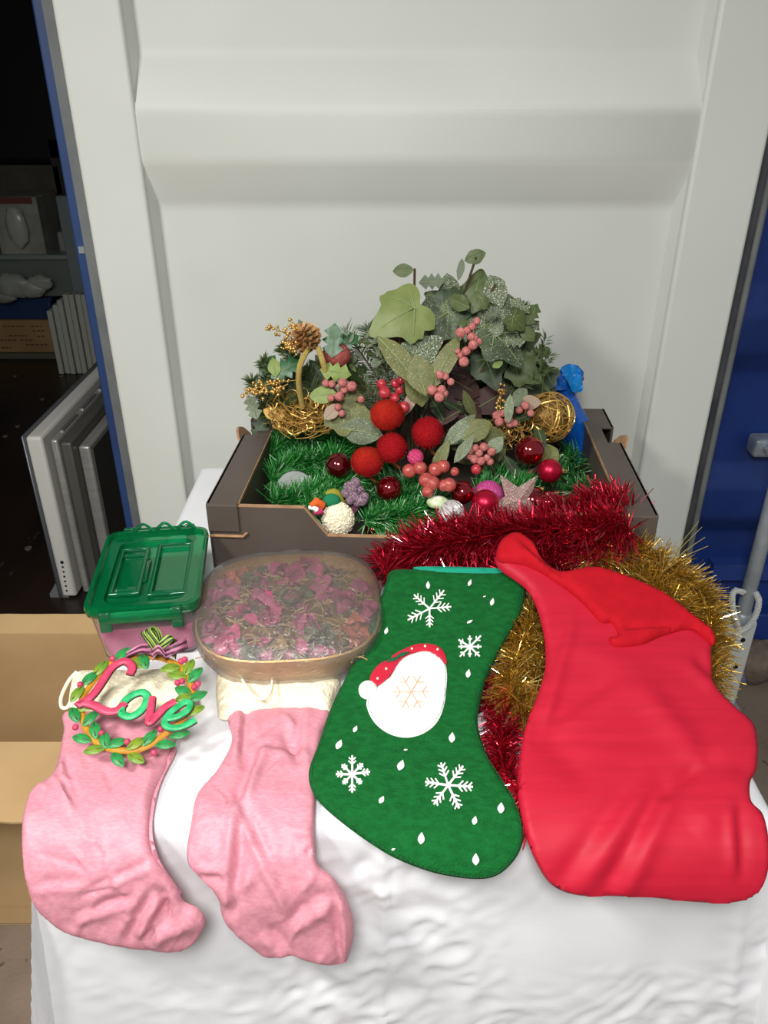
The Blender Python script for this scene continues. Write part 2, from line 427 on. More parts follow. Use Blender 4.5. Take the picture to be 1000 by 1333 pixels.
# ------------------------------------------------------------------ stockings
pink_m = mat('pink_dupion', '#d692a0', .5, var='#cd8494', vscale=160, bump=.10, bscale=420, stretch=(1, 3, 1))
fleece_m = mat('cream_fleece', '#fbf1d6', .95, var='#f3e7c8', vscale=120, bump=.6, bscale=300)
felt_m = mat('green_felt', '#0e5524', .95, var='#13642c', vscale=90, bump=.6, bscale=420, spec=.2, stretch=(1, 1.8, 1))
felt_in = mat('teal_felt_lining', '#0f9478', .9, bump=.2)
thread_m = mat('white_thread', '#f4f4ee', .6, bump=.2, bscale=900)
red_felt = mat('red_felt', '#c01a36', .9, bump=.3, bscale=500)
whitefelt = mat('white_felt', '#fbfaf4', .95, bump=.35, bscale=450, sheen=.2)
satin_m = mat('red_satin', '#bb1a33', .55, var='#b3172f', vscale=30, bump=.05, bscale=500, spec=.3, stretch=(.4, 3, 1))
satin2_m = mat('red_felt_cuff', '#b5101f', .85, var='#ab0e1d', vscale=60, bump=.15, bscale=500, spec=.2)

flat_prof = Profile([(1.2, .7245), (.95, .7245), (.75, .7245), (.60, .7245), (.575, .7245), (.552, .7225), (.534, .714), (.519, .697), (.509, .66), (.502, .60), (.498, .52), (.494, .42)])
def ridge(x, y, s, seed):
    return 1 - abs(noise.noise((x * s, y * s, seed))) * 2
def noise_disp(amp, s, seed, cl, crisp=0):
    def f(P):
        n = np.array([fbm(p[0] / 100, p[1] / 100, s, seed, 3) for p in P])
        if crisp: n = n + crisp * np.array([(ridge(p[0] / 100 + .1 * noise.noise((p[0] / 20, p[1] / 20, 3)), p[1] / 100, 3.4, seed) ** 3 if ridge(p[0] / 100, p[1] / 100, 3.4, seed) > 0 else 0) * max(0, noise.noise((p[0] / 60, p[1] / 60, seed + 9)) + .25) for p in P])
        return amp * n + creases(P, cl)
    return f
# pink stocking under the wreath
b1 = [(88, 930), (84, 955), (76, 995), (67, 1015), (46, 1028), (36, 1047), (31, 1075), (32, 1115), (37, 1144), (49, 1175), (77, 1201), (106, 1213), (148, 1223), (191, 1230), (231, 1233), (254, 1223), (268, 1198), (259, 1181), (240, 1171), (231, 1152), (214, 1129), (200, 1109), (195, 1081), (200, 1038), (214, 1007), (224, 981), (230, 955), (236, 928), (160, 925)]
s1 = thing('christmas_stocking', flat_prof.map([(150, 1000)], 0)[0], 'pink fabric stocking lying under the wreath at the left end of the table', 'stocking', 'pink stockings with cream cuffs')
c1 = [(70, 1010, 100, 1060, .003, 5, 1), (82, 990, 85, 1045, .0025, 4, 0), (88, 1000, 105, 1050, -.0025, 4, 0), (120, 1150, 200, 1120, .003, 6, 1), (115, 1155, 150, 1145, -.004, 3, 0), (215, 1165, 190, 1205, .0075, 9, 1), (215, 1150, 222, 1190, -.006, 7, 0),
      (110, 1180, 180, 1160, .004, 8, 1), (100, 1205, 130, 1160, .003, 6, 0), (60, 1110, 120, 1125, -.002, 5, 0), (50, 1145, 120, 1140, .0025, 7, 1), (200, 1210, 255, 1190, .005, 9, 0), (195, 1150, 165, 1205, .004, 9, 1), (205, 985, 188, 1060, .002, 5, 0), (140, 1010, 150, 1040, -.002, 6, 0), (150, 1130, 170, 1155, .003, 6, 0)]
draped(b1, flat_prof, 3.2, .0045, .007, 16, noise_disp(.0028, 2.0, 1.3, c1, 1.1), n=200).build('body', pink_m, s1)
draped([(222, 975), (229, 980), (212, 1015), (203, 1045), (199, 1080), (205, 1110), (218, 1135), (236, 1160), (230, 1152), (212, 1128), (198, 1108), (194.5, 1081), (199, 1040), (212, 1007)], flat_prof, 4, .0035, .003, 5, n=90).build('seam', pink_m, s1)
def fleece(poly, parent, seed, thick=.015, prof=flat_prof, curls=900):
    m = draped(poly, prof, 2.6, .006, thick, 26, lambda P: np.array([.0016 * fbm(p[0] / 10, p[1] / 10, 1.9, seed, 3) + .0016 * fbm(p[0] / 10, p[1] / 10, .4, seed, 1) for p in P]), n=140)
    cuff = m.build('cuff', fleece_m, parent)
    return cuff
fleece([(98, 886), (125, 880), (170, 880), (240, 880), (250, 905), (246, 932), (190, 940), (120, 938), (92, 930)], s1, 2.2)
lp = [flat_prof.map([q], o)[0] for q, o in (((104, 889), .018), ((92, 896), .012), ((82, 915), .010), ((82, 928), .010), ((90, 931), .012), ((97, 920), .014))]
m = MB(); m.tube(smooth_path(lp, 24), .0022, 6); m.build('hanging_loop', mat('cream_cord', '#efe3cf', .8), s1)
# second pink stocking
b2 = [(300, 926), (297, 940), (302, 969), (283, 1007), (258, 1037), (250, 1072), (245, 1116), (259, 1136), (284, 1162), (294, 1195), (326, 1224), (347, 1238), (379, 1235), (405, 1244), (446, 1249), (457, 1230), (461, 1206), (455, 1177), (435, 1142), (414, 1124), (410, 1098), (411, 1046), (412, 1000), (420, 958), (428, 930), (360, 924)]
s2 = thing('christmas_stocking', flat_prof.map([(340, 1000)], 0)[0], 'creased pink fabric stocking between the wreath and the green felt stocking', 'stocking', 'pink stockings with cream cuffs')
c2 = [(318, 935, 312, 995, .007, 7, 1), (315, 1055, 340, 985, .009, 10, 1), (313, 1060, 302, 1165, .008, 11, 1), (315, 1062, 370, 1150, .006, 9, 1), (335, 985, 400, 985, .004, 9, 1), (385, 955, 370, 940, .004, 5, 0), (370, 960, 390, 1000, -.006, 8, 0), (390, 990, 395, 930, .004, 8, 1),
      (325, 975, 360, 950, -.003, 5, 0), (250, 1080, 290, 1070, .002, 6, 0), (260, 1130, 295, 1130, -.004, 7, 1), (300, 1160, 330, 1130, .005, 9, 0), (370, 1080, 410, 1090, .002, 5, 0), (400, 1110, 412, 1100, -.004, 4, 0), (395, 1150, 410, 1130, .003, 6, 0), (380, 1190, 430, 1160, .005, 11, 1), (440, 1160, 448, 1240, -.006, 7, 1),
      (350, 1100, 380, 1180, .005, 9, 0), (280, 1050, 275, 1110, .003, 12, 0), (350, 1200, 380, 1230, .004, 9, 1), (340, 1025, 365, 1000, .003, 6, 1)]
draped(b2, flat_prof, 3.2, .0045, .008, 16, noise_disp(.0040, 1.7, 5.3, c2, .8), n=200).build('body', pink_m, s2)
fleece([(284, 880), (306, 876), (353, 881), (394, 885), (432, 877), (443, 893), (436, 912), (427, 936), (391, 929), (347, 931), (293, 940), (283, 925)], s2, 6.2)
lp = [flat_prof.map([q], .030)[0] for q in ((308, 878), (316, 905), (330, 928), (343, 936), (354, 928), (358, 900), (362, 884), (350, 880))]
m = MB(); m.tube(smooth_path(lp, 30), .0016, 6); m.build('hanging_loop', mat('cream_cord', '#efe3cf', .8), s2)

# green felt stocking, propped up at the top by the tinsel below it
gprof = Profile([(1.0, .842), (.905, .803), (.80, .772), (.70, .752), (.62, .742), (.56, .734), (.528, .722), (.508, .700), (.497, .672), (.490, .64), (.484, .60), (.478, .5)])
g_out = [(509, 746), (535, 743.5), (589, 746), (640, 748), (664, 749), (680, 757), (683.5, 771), (677, 799), (658, 834), (636, 878), (625, 916), (622, 947), (633, 985), (652, 1017), (671, 1048), (680, 1080), (677, 1105), (661, 1127), (639, 1140), (605, 1141), (557, 1132), (504, 1111), (457, 1080), (419, 1048), (405, 1026), (403, 1004), (416, 969), (431, 925), (460, 865), (488, 802), (501, 765)]
gs = thing('christmas_stocking', gprof.map([(550, 950)], 0)[0], 'green felt stocking with white embroidered snowflakes and a felt patch', 'stocking')
gm = draped(g_out, gprof, 5, .004, .005, 10, noise_disp(.0012, .9, 3.3, []), under=.004, n=220); gbody = gm.build('body', felt_m, gs)
GO = .0096
g_lin = draped([(538, 742.5), (560, 741), (600, 741.5), (655, 744), (661, 748), (610, 752), (560, 748)], gprof, 5, .0060, .003, 4, n=70); g_lin.build('lining', felt_in, gs)
m = MB(); rim = smooth_path(g_out, 260, True)
inner = [np.array(p) for p in rim]; cen = np.array((545, 950.))
ln = gprof.map([p + (cen - p) / np.linalg.norm(cen - p) * 5 for p in inner], GO - .0012)
for i in range(0, 260): m.tube([ln[i], ln[i] + (ln[(i + 1) % 260] - ln[i]) * .7], .0006, 4)
m.build('edge_stitching', mat('dark_green_thread', '#0c5424', .8), gs)
def stroke(m, a, b, w=1.1):
    A, Bp = (Vector(gprof.map([q], GO + .0008)[0]) for q in (a, b)); m.tube([A, Bp], w / 1050, 5)
def snowflake(cx, cy, arms, r, br):
    m = MB()
    for ang, ln_ in arms:
        a = math.radians(ang); ux, uy = math.cos(a), -math.sin(a)
        stroke(m, (cx, cy), (cx + ux * ln_, cy + uy * ln_), 1.3)
        for t in br:
            for s in (-1, 1):
                b_ = a + s * math.radians(48); q = (cx + ux * ln_ * t, cy + uy * ln_ * t); l = ln_ * .30 * (1.15 - .5 * t)
                stroke(m, q, (q[0] + math.cos(b_) * l, q[1] - math.sin(b_) * l), .9)
    m.build('snowflake', thread_m, gs)
snowflake(559, 799, [(52, 30), (5, 28), (-90, 24), (-152, 32), (138, 27)], 28, (.35, .55, .75))
snowflake(611, 849, [(90, 14), (45, 20), (0, 15), (-45, 18), (-90, 13), (-135, 18), (180, 15), (148, 17)], 15, (.6,))
snowflake(459, 1016, [(90, 24), (45, 19), (8, 23), (-45, 17), (-90, 23), (-135, 17), (180, 21), (137, 18)], 22, (.55, .75))
snowflake(583, 1030, [(108, 30), (52, 31), (-4, 32), (-64, 32), (-128, 30), (172, 30)], 30, (.4, .6, .8))
drop_px = [(557, 768, 5, 90), (611, 765, 4.5, 70), (640, 790, 5, 75), (611, 816, 4, 30), (503, 828, 4.5, 75), (609, 884, 5.5, 80), (463, 957, 4.5, 65), (442, 977, 6.5, 65), (588, 968, 6.5, 85), (522, 1004, 7, 70), (497, 1048, 5, 60), (651, 1058, 6.5, 85), (617, 1073, 5, 75), (548, 1093, 6.5, 85), (618, 1116, 6.5, 90), (528, 984, 2.5, 5), (512, 1105, 2.5, 15), (630, 783, 2, 20)]
for (x, y, l, a) in drop_px:
    m = MB(); a = math.radians(a); ux, uy = math.cos(a), -math.sin(a); pts = []; rr = []
    for i in range(7):
        t = i / 6; pts.append(gprof.map([(x + ux * l * (2 * t - 1), y + uy * l * (2 * t - 1))], GO + .0008)[0]); rr.append(max(.0003, l / 1900 * math.sin(math.pi * min(.97, t * .9 + .05)) * (1.3 - .6 * t)))
    m.tube(pts, rr, 6, flat=.7); m.build('teardrop_stitch', thread_m, gs)
# bobble hat and snow patch appliqué (a plain stand-in, no face)
def z1(x, y): return (440 + x / 5.882, 820 + y / 5.882)
patch = [z1(*q) for q in ((225, 580), (300, 480), (400, 400), (480, 270), (600, 215), (700, 205), (800, 270), (830, 360), (826, 500), (806, 640), (750, 760), (650, 838), (530, 868), (420, 850), (330, 800), (265, 730), (228, 650))]
draped(patch, gprof, 4, GO + .0005, .0022, 4, noise_disp(.0005, 6, 2.2, []), n=110).build('white_patch', whitefelt, gs)
hat = draped([z1(*q) for q in ((245, 430), (270, 360), (330, 300), (400, 270), (420, 240), (500, 195), (600, 155), (700, 152), (770, 175), (815, 230), (828, 300), (800, 300), (740, 240), (660, 208), (560, 225), (480, 285), (415, 370), (385, 410), (330, 465), (290, 470))], gprof, 4, GO + .0018, .0016, 3, n=110).build('hat_patch', red_felt, gs)
pp = z1(232, 508)
draped([(pp[0] + 12.2 * math.cos(t), pp[1] + 11.6 * math.sin(t)) for t in np.linspace(0, 2 * math.pi, 28)[:-1]], gprof, 3.5, GO + .003, .005, 10, n=60).build('pom_pom', whitefelt, gs)
for q in ((370, 355), (305, 430), (665, 180), (760, 205), (565, 200)):
    m = MB(); m.sphere(gprof.map([z1(*q)], GO + .0042)[0], .0016, 8, 6); m.build('bead', mat('pearl_bead', '#f3e6c2', .3), hat)
m = MB()
for q0 in ((430, 280), (490, 245)):
    c = gprof.map([z1(*q0)], GO + .0044)[0]; u = Vector((.009, .004, .001)) * (1 if q0[0] < 460 else -1)
    m.tube([Vector(c) - u, Vector(c), Vector(c) + u * .8], [.0008, .0034, .0006], 6, flat=.3)
m.build('leaf_patch', mat('dark_green_leaf_felt', '#0b5a38', .8), hat)
m = MB()
for a in range(6):
    c0 = z1(560, 530); ex = (c0[0] + 24 * math.cos(a * math.pi / 3), c0[1] + 24 * math.sin(a * math.pi / 3))
    for p, q in [(c0, ex)] + [((c0[0] + (ex[0] - c0[0]) * .6, c0[1] + (ex[1] - c0[1]) * .6), (c0[0] + 21 * math.cos(a * math.pi / 3 + d), c0[1] + 21 * math.sin(a * math.pi / 3 + d))) for d in (-.38, .38)]:
        m.tube([gprof.map([p], GO + .0032)[0], gprof.map([q], GO + .0032)[0]], .0008, 5)
m.build('stitched_star', mat('peach_thread', '#e2b195', .8), gs)
m = MB(); pl_ = smooth_path(patch, 130, True)
cp = np.array(z1(560, 560)); sp = gprof.map([np.array(p) + (cp - p) * .035 for p in pl_], GO + .0030)
for i in range(0, 130): m.tube([sp[i], sp[i] + (sp[(i + 1) % 130] - sp[i]) * .5], .00045, 4)
m.build('patch_stitching', mat('grey_thread', '#8c8f88', .8), gs)

# red satin stocking with its cuff folded over
rprof = Profile([(1.02, .880), (.93, .845), (.86, .815), (.78, .786), (.68, .760), (.60, .745), (.555, .736), (.525, .722), (.508, .698), (.499, .665), (.492, .62), (.486, .55), (.48, .45)])
def z5(x, y): return (640 + x / 2.7194, 690 + y / 2.7194)
r_out = [z5(*q) for q in ((30, 60), (80, 30), (140, 60), (240, 190), (420, 250), (600, 300), (760, 390), (775, 450), (785, 550), (850, 625), (920, 690), (938, 760), (935, 850), (912, 900), (915, 965), (955, 1010), (973, 1080), (978, 1160), (955, 1250), (900, 1295), (820, 1310), (700, 1305), (560, 1290), (430, 1285), (320, 1285), (220, 1255), (160, 1180), (115, 1060), (92, 930), (95, 830), (110, 740), (130, 670), (165, 580), (190, 480), (180, 350), (130, 220), (20, 130))]
rs = thing('christmas_stocking', rprof.map([(830, 950)], 0)[0], 'large plain red satin stocking with folded top at the right end of the table', 'stocking')
cr = [z5(280, 350) + z5(180, 720) + (.005, 9, 0), z5(180, 700) + z5(420, 560) + (-.003, 12, 0), z5(280, 430) + z5(560, 540) + (.004, 20, 0), z5(530, 590) + z5(720, 820) + (.006, 18, 0), z5(420, 1270) + z5(620, 930) + (.006, 16, 1), z5(260, 1250) + z5(520, 920) + (.005, 18, 1), z5(600, 960) + z5(720, 860) + (-.005, 11, 0),
      z5(700, 480) + z5(790, 560) + (.005, 12, 1), z5(850, 1000) + z5(860, 1200) + (.004, 10, 1), z5(140, 700) + z5(330, 900) + (-.003, 18, 0), z5(720, 1060) + z5(860, 900) + (.004, 20, 0), z5(250, 700) + z5(500, 560) + (.004, 16, 0), z5(780, 820) + z5(920, 700) + (.004, 18, 0)]
cr = [tuple(c[:2]) + tuple(c[2:4]) + c[4:] for c in cr]
def satin_disp(P):
    d = noise_disp(.0026, .55, 9.3, cr)(P)
    for i in range(9):           # fine straight press lines across the cloth
        y0 = 872 + i * 33; line = y0 + .03 * (P[:, 0] - 800) + 1.5 * np.sin(P[:, 0] / 60 + i)
        d -= .0005 * np.exp(-((P[:, 1] - line) / 2.2) ** 2)
    return d
rm = draped(r_out, rprof, 5, .004, .0055, 9, satin_disp, under=.004, n=240); rm.build('body', satin_m, rs)
cuff_px = [z5(*q) for q in ((28, 60), (80, 28), (140, 60), (175, 120), (240, 165), (360, 150), (480, 185), (600, 240), (690, 310), (770, 375), (775, 425), (700, 370), (600, 392), (520, 425), (430, 435), (408, 405), (440, 395), (420, 350), (380, 345), (330, 290), (250, 220), (130, 150), (22, 125))]
cdisp = noise_disp(.002, 1.0, 4.7, [z5(110, 90) + z5(250, 215) + (.006, 6, 1), z5(440, 385) + z5(760, 370) + (.004, 5, 1), z5(60, 60) + z5(140, 150) + (.004, 7, 0)])
draped(cuff_px, rprof, 4, .013, .006, 8, cdisp, under=.004, n=200).build('folded_cuff', satin2_m, rs)
BVH = []
for mm in (gm, rm): BVH.append(BVHTree.FromPolygons([Vector(v) for v in mm.v], [f for f in mm.f]))

# ------------------------------------------------------------------ tinsel
def tinsel(name, paths, n, R, w, mats, label, cat, group=None, lean=.5, floorz=.724, cluster=0, droop=.1, keep=None):
    allp = [np.array(smooth_path(p, 160)) for p in paths]
    root = thing(name, tuple(allp[0][0] * [1, 1, 0] + [0, 0, floorz]), label, cat, group)
    core = MB()
    for p in allp: core.tube([tuple(q) for q in p[::4]], .0016, 5)
    core.build('core_wire', mats[0], root)
    lens = np.array([np.linalg.norm(np.diff(p, axis=0), axis=1).sum() for p in allp]); tot = lens.sum()
    mb = MB(); vs = []; fs = []; mi = []
    for p, l in zip(allp, lens):
        k = int(n * l / tot); tan = np.gradient(p, axis=0); tan /= np.linalg.norm(tan, axis=1)[:, None]
        for _ in range(k):
            i = int(rng.integers(0, len(p))); t = tan[i]
            d = rng.normal(size=3); d -= t * d.dot(t); d /= np.linalg.norm(d)
            d = d + t * (lean + rng.normal(0, .45)); d /= np.linalg.norm(d)
            L = R * rng.uniform(.6, 1.1)
            side = np.cross(d, rng.normal(size=3)); side /= np.linalg.norm(side) + 1e-9
            a = p[i]; b = a + d * L * .5; c = a + d * L + np.array((0, 0, -droop * L * rng.random()))
            if c[2] < floorz: c[2] = floorz + rng.random() * .004
            if b[2] < floorz: b[2] = floorz + rng.random() * .003
            bad = False
            for bv in BVH:
                for q in (b, c):
                    h = bv.ray_cast(Vector(q) + Vector((0, 0, .0)), Vector((0, 0, -1)), .25)
                    if h[0] is not None and h[1] is not None: bad = True
            if bad or (keep and not keep(c)): continue
            o = len(vs); s = side * w * .5; s2 = np.cross(d, side) * w * .35
            vs += [tuple(a - s), tuple(a + s), tuple(b - s + s2), tuple(b + s - s2), tuple(c - s * .6), tuple(c + s * .6)]
            fs += [(o, o + 1, o + 3, o + 2), (o + 2, o + 3, o + 5, o + 4)]; q = int(rng.integers(0, len(mats))); mi += [q, q]
    mb.v, mb.f, mb.mi = vs, fs, mi
    mb.build('strands', mats, root, smooth=False, kind='stuff'); return root
red_t = 2 * [mat('crimson_foil', '#c01a34', .3, metal=.75), mat('dark_crimson_foil', '#9a0f22', .3, metal=.75), mat('bright_crimson_foil', '#e0405c', .2, metal=.85)] + [mat('crimson_glint', '#f08a9a', .12, metal=1)]  # the palest foil paints sparkle onto a share of the strands
gold_t = 2 * [mat('gold_foil', '#cfa545', .3, metal=.75), mat('dark_gold_foil', '#a8822c', .32, metal=.7), mat('bright_gold_foil', '#f0d582', .2, metal=.85)] + [mat('gold_glint', '#fff0b8', .12, metal=1)]  # glint strands carry their highlight in the colour
green_t = 3 * [mat('green_film', '#257f2e', .32, spec=.8), mat('dark_green_film', '#0f5a22', .35, spec=.7), mat('light_green_film', '#4aa04a', .3, spec=.8)] + [mat('pale_green_glint', '#b4dcae', .25, spec=1)]  # pale strands imitate white sparkle among the green
Z = at_z; Yp = at_y
tinsel('tinsel_garland', [
    [Yp(815, 655, 1.08), Yp(765, 672, 1.03), Yp(700, 690, 1.0), Yp(620, 696, .985), Yp(560, 702, .985), Yp(505, 735, .97)],
    [Z(500, 748, .765), Z(560, 726, .77), Z(640, 712, .775), Z(720, 708, .78), Z(790, 708, .78)],
    [Z(780, 720, .78), Z(700, 735, .775), Z(640, 765, .76), Z(600, 800, .75)],
    [Yp(745, 668, 1.03), Yp(710, 700, .97), Yp(720, 725, .94)], [Yp(812, 678, .945), Yp(740, 690, .95), Yp(680, 692, .955), Yp(610, 702, .96), Yp(540, 718, .96)], [Yp(820, 690, .945), Yp(770, 705, .94), Yp(700, 715, .945)], [Yp(822, 668, 1.0), Yp(780, 664, 1.005), Yp(740, 674, 1.0), Yp(700, 688, .99)], [Yp(815, 650, 1.03), Yp(770, 655, 1.03)]], 16000, .045, .0018, red_t,
    'shiny red tinsel garland heaped over the front of the fruit tray', 'tinsel', 'tinsel garlands')
tinsel('tinsel_garland', [[Z(470, 870, .742), Z(560, 850, .742), Z(650, 920, .738), Z(652, 985, .736), Z(676, 1040, .736), Z(692, 1068, .734)]], 3600, .032, .0015, red_t,
    'shiny red tinsel garland showing between the green and the red stockings', 'tinsel', 'tinsel garlands', floorz=.7215)
m_keep = lambda c: True
tinsel('tinsel_garland', [
    [Z(715, 790, .765), Z(690, 815, .76), Z(672, 855, .755), Z(665, 900, .75), Z(690, 925, .745)], [Z(705, 790, .75), Z(700, 830, .742), Z(700, 870, .738), Z(688, 915, .736)],
    [Z(800, 735, .79), Z(770, 722, .80), Z(835, 722, .80), Z(878, 748, .79), Z(912, 780, .775), Z(925, 820, .765), Z(922, 870, .755), Z(915, 905, .745)],
    [Z(820, 735, .78), Z(860, 770, .78), Z(890, 800, .77)]], 8000, .040, .0014, gold_t,
    'shiny gold tinsel garland curling out around the red satin stocking', 'tinsel', 'tinsel garlands')
mb = MB(); tip = at_z(862, 745, .80)
sp_root = None
for dx, dy in ((-30, -60), (-12, -64), (5, -40), (52, -62), (56, -48), (48, -70), (60, -36), (36, -20)):
    e = at_z(862 + dx, 745 + dy * .95, .83); mb.tube([tip, (tip + e) / 2 + Vector((0, 0, .006)), e], .00045, 3)
for o in [o for o in COL.objects if o.get('label', '').startswith('shiny gold')]: mb.build('long_strands', gold_t[2], o, kind='stuff')

def gk(c): return BX0 + .052 < c[0] < BX1 - .052 and BY0 + .012 < c[1] < BY1 - .01 and c[2] > .732
tinsel('tinsel_garland', [[Yp(350, 600, 1.24), Yp(372, 575, 1.27), Yp(420, 572, 1.25), Yp(470, 590, 1.2), Yp(500, 600, 1.18)], [Yp(352, 625, 1.16), Yp(390, 605, 1.2), Yp(440, 600, 1.18)], [Yp(350, 560, 1.33), Yp(380, 560, 1.3), Yp(430, 575, 1.26)]], 8500, .040, .0013, green_t,
    'green tinsel garland under the gold wire basket in the tray', 'tinsel', 'tinsel garlands', keep=gk)
tinsel('tinsel_garland', [[Yp(355, 655, 1.07), Yp(395, 650, 1.07), Yp(430, 638, 1.09), Yp(460, 625, 1.11)], [Yp(400, 660, 1.05), Yp(430, 655, 1.06)]], 4200, .036, .0013, green_t,
    'green tinsel garland at the front left corner of the tray, below the clear disc', 'tinsel', 'tinsel garlands', keep=gk)
tinsel('tinsel_garland', [[Yp(475, 680, 1.045), Yp(520, 672, 1.05), Yp(560, 665, 1.06)], [Yp(490, 655, 1.09), Yp(540, 650, 1.09), Yp(575, 660, 1.08)], [Yp(560, 640, 1.12), Yp(500, 635, 1.13), Yp(470, 650, 1.1)]], 6000, .036, .0013, green_t,
    'green tinsel garland in the middle of the low front opening of the tray', 'tinsel', 'tinsel garlands', keep=gk)
tinsel('tinsel_garland', [[Yp(740, 600, 1.26), Yp(775, 600, 1.24), Yp(790, 635, 1.16), Yp(750, 640, 1.15)], [Yp(700, 640, 1.14), Yp(675, 630, 1.16), Yp(640, 625, 1.14)], [Yp(735, 590, 1.3), Yp(770, 590, 1.3)], [Yp(730, 620, 1.2), Yp(700, 600, 1.2)], [Yp(620, 640, 1.1), Yp(680, 640, 1.1)]], 8500, .038, .0013, green_t,
    'green tinsel garland in the right end of the tray below the blue wrapper', 'tinsel', 'tinsel garlands', keep=gk)

# ------------------------------------------------------------------ foliage
def outline_ivy():
    h = [(0, 0), (.12, -.09), (.30, -.12), (.44, -.02), (.44, .16), (.52, .34), (.46, .50), (.30, .58), (.20, .78), (.07, .96), (0, 1.0)]
    return [(-x, y) for x, y in h[::-1][:-1]] + h if False else h + [(-x, y) for x, y in h[-2:0:-1]]
def outline_oval(w=.32):
    return [(w * math.sin(math.pi * t) ** .8, t) for t in np.linspace(0, 1, 9)] + [(-w * math.sin(math.pi * t) ** .8, t) for t in np.linspace(1, 0, 9)[1:-1]]
def outline_holly():
    R = [(0, 0)]
    for i in range(1, 4):
        y = i / 4; R += [(.15, y - .12), (.34 - .05 * abs(i - 2), y + .02)]
    R += [(.12, .88), (0, 1.0)]
    return R + [(-x, y) for x, y in R[-2:0:-1]]
def leaf_mesh(kind, var, material):
    r = random.Random(hash((kind, var)) % 999 if False else sum(map(ord, kind)) * 7 + var)
    ol = {'ivy': outline_ivy(), 'oval': outline_oval(), 'narrow': outline_oval(.17), 'holly': outline_holly()}[kind]
    if kind == 'ivy': ol = [tuple(p) for p in smooth_path(ol, 44, True)]
    ol = [(x * r.uniform(.93, 1.07), y) for x, y in ol]
    P, T = fill(ol, .11 if kind != 'narrow' else .09); cu, cv, tw = r.uniform(.2, .55), r.uniform(-.2, .5), r.uniform(-.3, .3)
    vs = []
    for x, y in P:
        z = -cu * x * x * 1.4 - cv * (y - .4) ** 2 * .6 + tw * x * y * .7 + .09 * abs(x) ** .7 - .03
        if kind in ('ivy', 'holly'):
            for a in (0, .75, -.75, 1.35, -1.35):
                dx, dy = math.sin(a), math.cos(a); q = abs(x * dy - (y - .12) * dx); al = x * dx + (y - .12) * dy
                if al > 0: z -= .025 * math.exp(-(q / .035) ** 2) * max(0, 1 - al)
        z += .02 * noise.noise((x * 5, y * 5, var * 3.1))
        vs.append((x, y, z))
    zf = lambda x, y: min(((vx - x) ** 2 + (vy - y) ** 2, vz) for vx, vy, vz in vs)[1] + .012
    m = MB(); m.add(vs, [f if (lambda a, b, c: (b[0] - a[0]) * (c[1] - a[1]) - (b[1] - a[1]) * (c[0] - a[0]))(P[f[0]], P[f[1]], P[f[2]]) > 0 else f[::-1] for f in T])
    ends = [(0, .93), (.40, .38), (-.40, .38), (.30, .02), (-.30, .02)] if kind == 'ivy' else [(0, .93)]
    for ex, ey in ends:
        b0 = (0, .05 if kind != 'ivy' else .10)
        m.tube([(b0[0] + (ex - b0[0]) * t, b0[1] + (ey - b0[1]) * t, zf(b0[0] + (ex - b0[0]) * t, b0[1] + (ey - b0[1]) * t)) for t in (0, .25, .5, .75, 1)], [.013, .011, .009, .007, .004], 4, mi=1)
    return m.mesh('leaf', [material, mat('pale_leaf_vein', '#8c9a68', .6)])
LC = {}
LM = {'light': mat('light_ivy_leaf', '#6d7a42', .5, var='#7b864e', vscale=3, bump=.1, bscale=30), 'mid': mat('ivy_leaf', '#566236', .5, var='#46552e', vscale=4, bump=.1, bscale=30),
      'grey': mat('grey_green_leaf', '#727a68', .6, var='#6c7a66', vscale=5, bump=.1, bscale=30), 'frost': mat('frosted_leaf', '#5c6644', .55, var='#465236', vscale=4, speck='#cdd3c8', sscale=34, sthr=.57, bump=.3, bscale=26),
      'dark': mat('dark_ivy_leaf', '#3c4a32', .5, var='#525e42', vscale=5, speck='#bcc4b6', sscale=40, sthr=.62, bump=.2, bscale=26), 'deep': mat('deep_green_leaf', '#344628', .5, var='#283a20', vscale=4, bump=.1, bscale=30),
      'olive': mat('olive_leaf', '#6f7140', .55, var='#5c6036', vscale=3, speck='#a9a98a', sscale=40, sthr=.62, bump=.15, bscale=30), 'lime': mat('lime_leaf', '#7c9040', .5, var='#6c8036', vscale=4), 'holly': mat('holly_leaf', '#24532f', .35, var='#2f6239', vscale=4),
      'wine': mat('wine_and_shade_leaf', '#4a2a26', .6, var='#3a231f', vscale=5), 'blush': mat('blush_leaf', '#a5837a', .6, var='#8f8a6a', vscale=4), 'sage': mat('sage_leaf', '#79836a', .65, var='#646f56', vscale=5, speck='#bcc2b0', sscale=40, sthr=.6), 'yellow': mat('yellow_red_leaf', '#b8b23c', .5, var='#d06a3a', vscale=3)}
def put_leaf(parent, px, py, Y, size, rot, key, kind='ivy', pitch=None, yaw=None):
    p = at_y(px, py, Y); L = size / ppm(p); k = (kind, random.randrange(4), key)
    if k not in LC: LC[k] = leaf_mesh(kind, k[1], LM[key])
    pitch = random.uniform(-35, 25) if pitch is None else pitch; yaw = random.uniform(-35, 35) if yaw is None else yaw
    face = Matrix.Rotation(math.radians(90 - 28 + pitch), 4, 'X')     # leaf plane upright, facing the room
    mtx = Matrix.Translation(p) @ Matrix.Rotation(math.radians(yaw), 4, 'Z') @ face @ Matrix.Rotation(math.radians(-rot), 4, 'Z') @ Matrix.Translation((0, -.5 * L, 0)) @ Matrix.Scale(L, 4)
    return link('leaf', LC[k], parent, mtx)
twig_m = mat('brown_twig', '#5b4a34', .8, var='#46382a', vscale=30); stem_g = mat('green_stem', '#6b7a4a', .6)

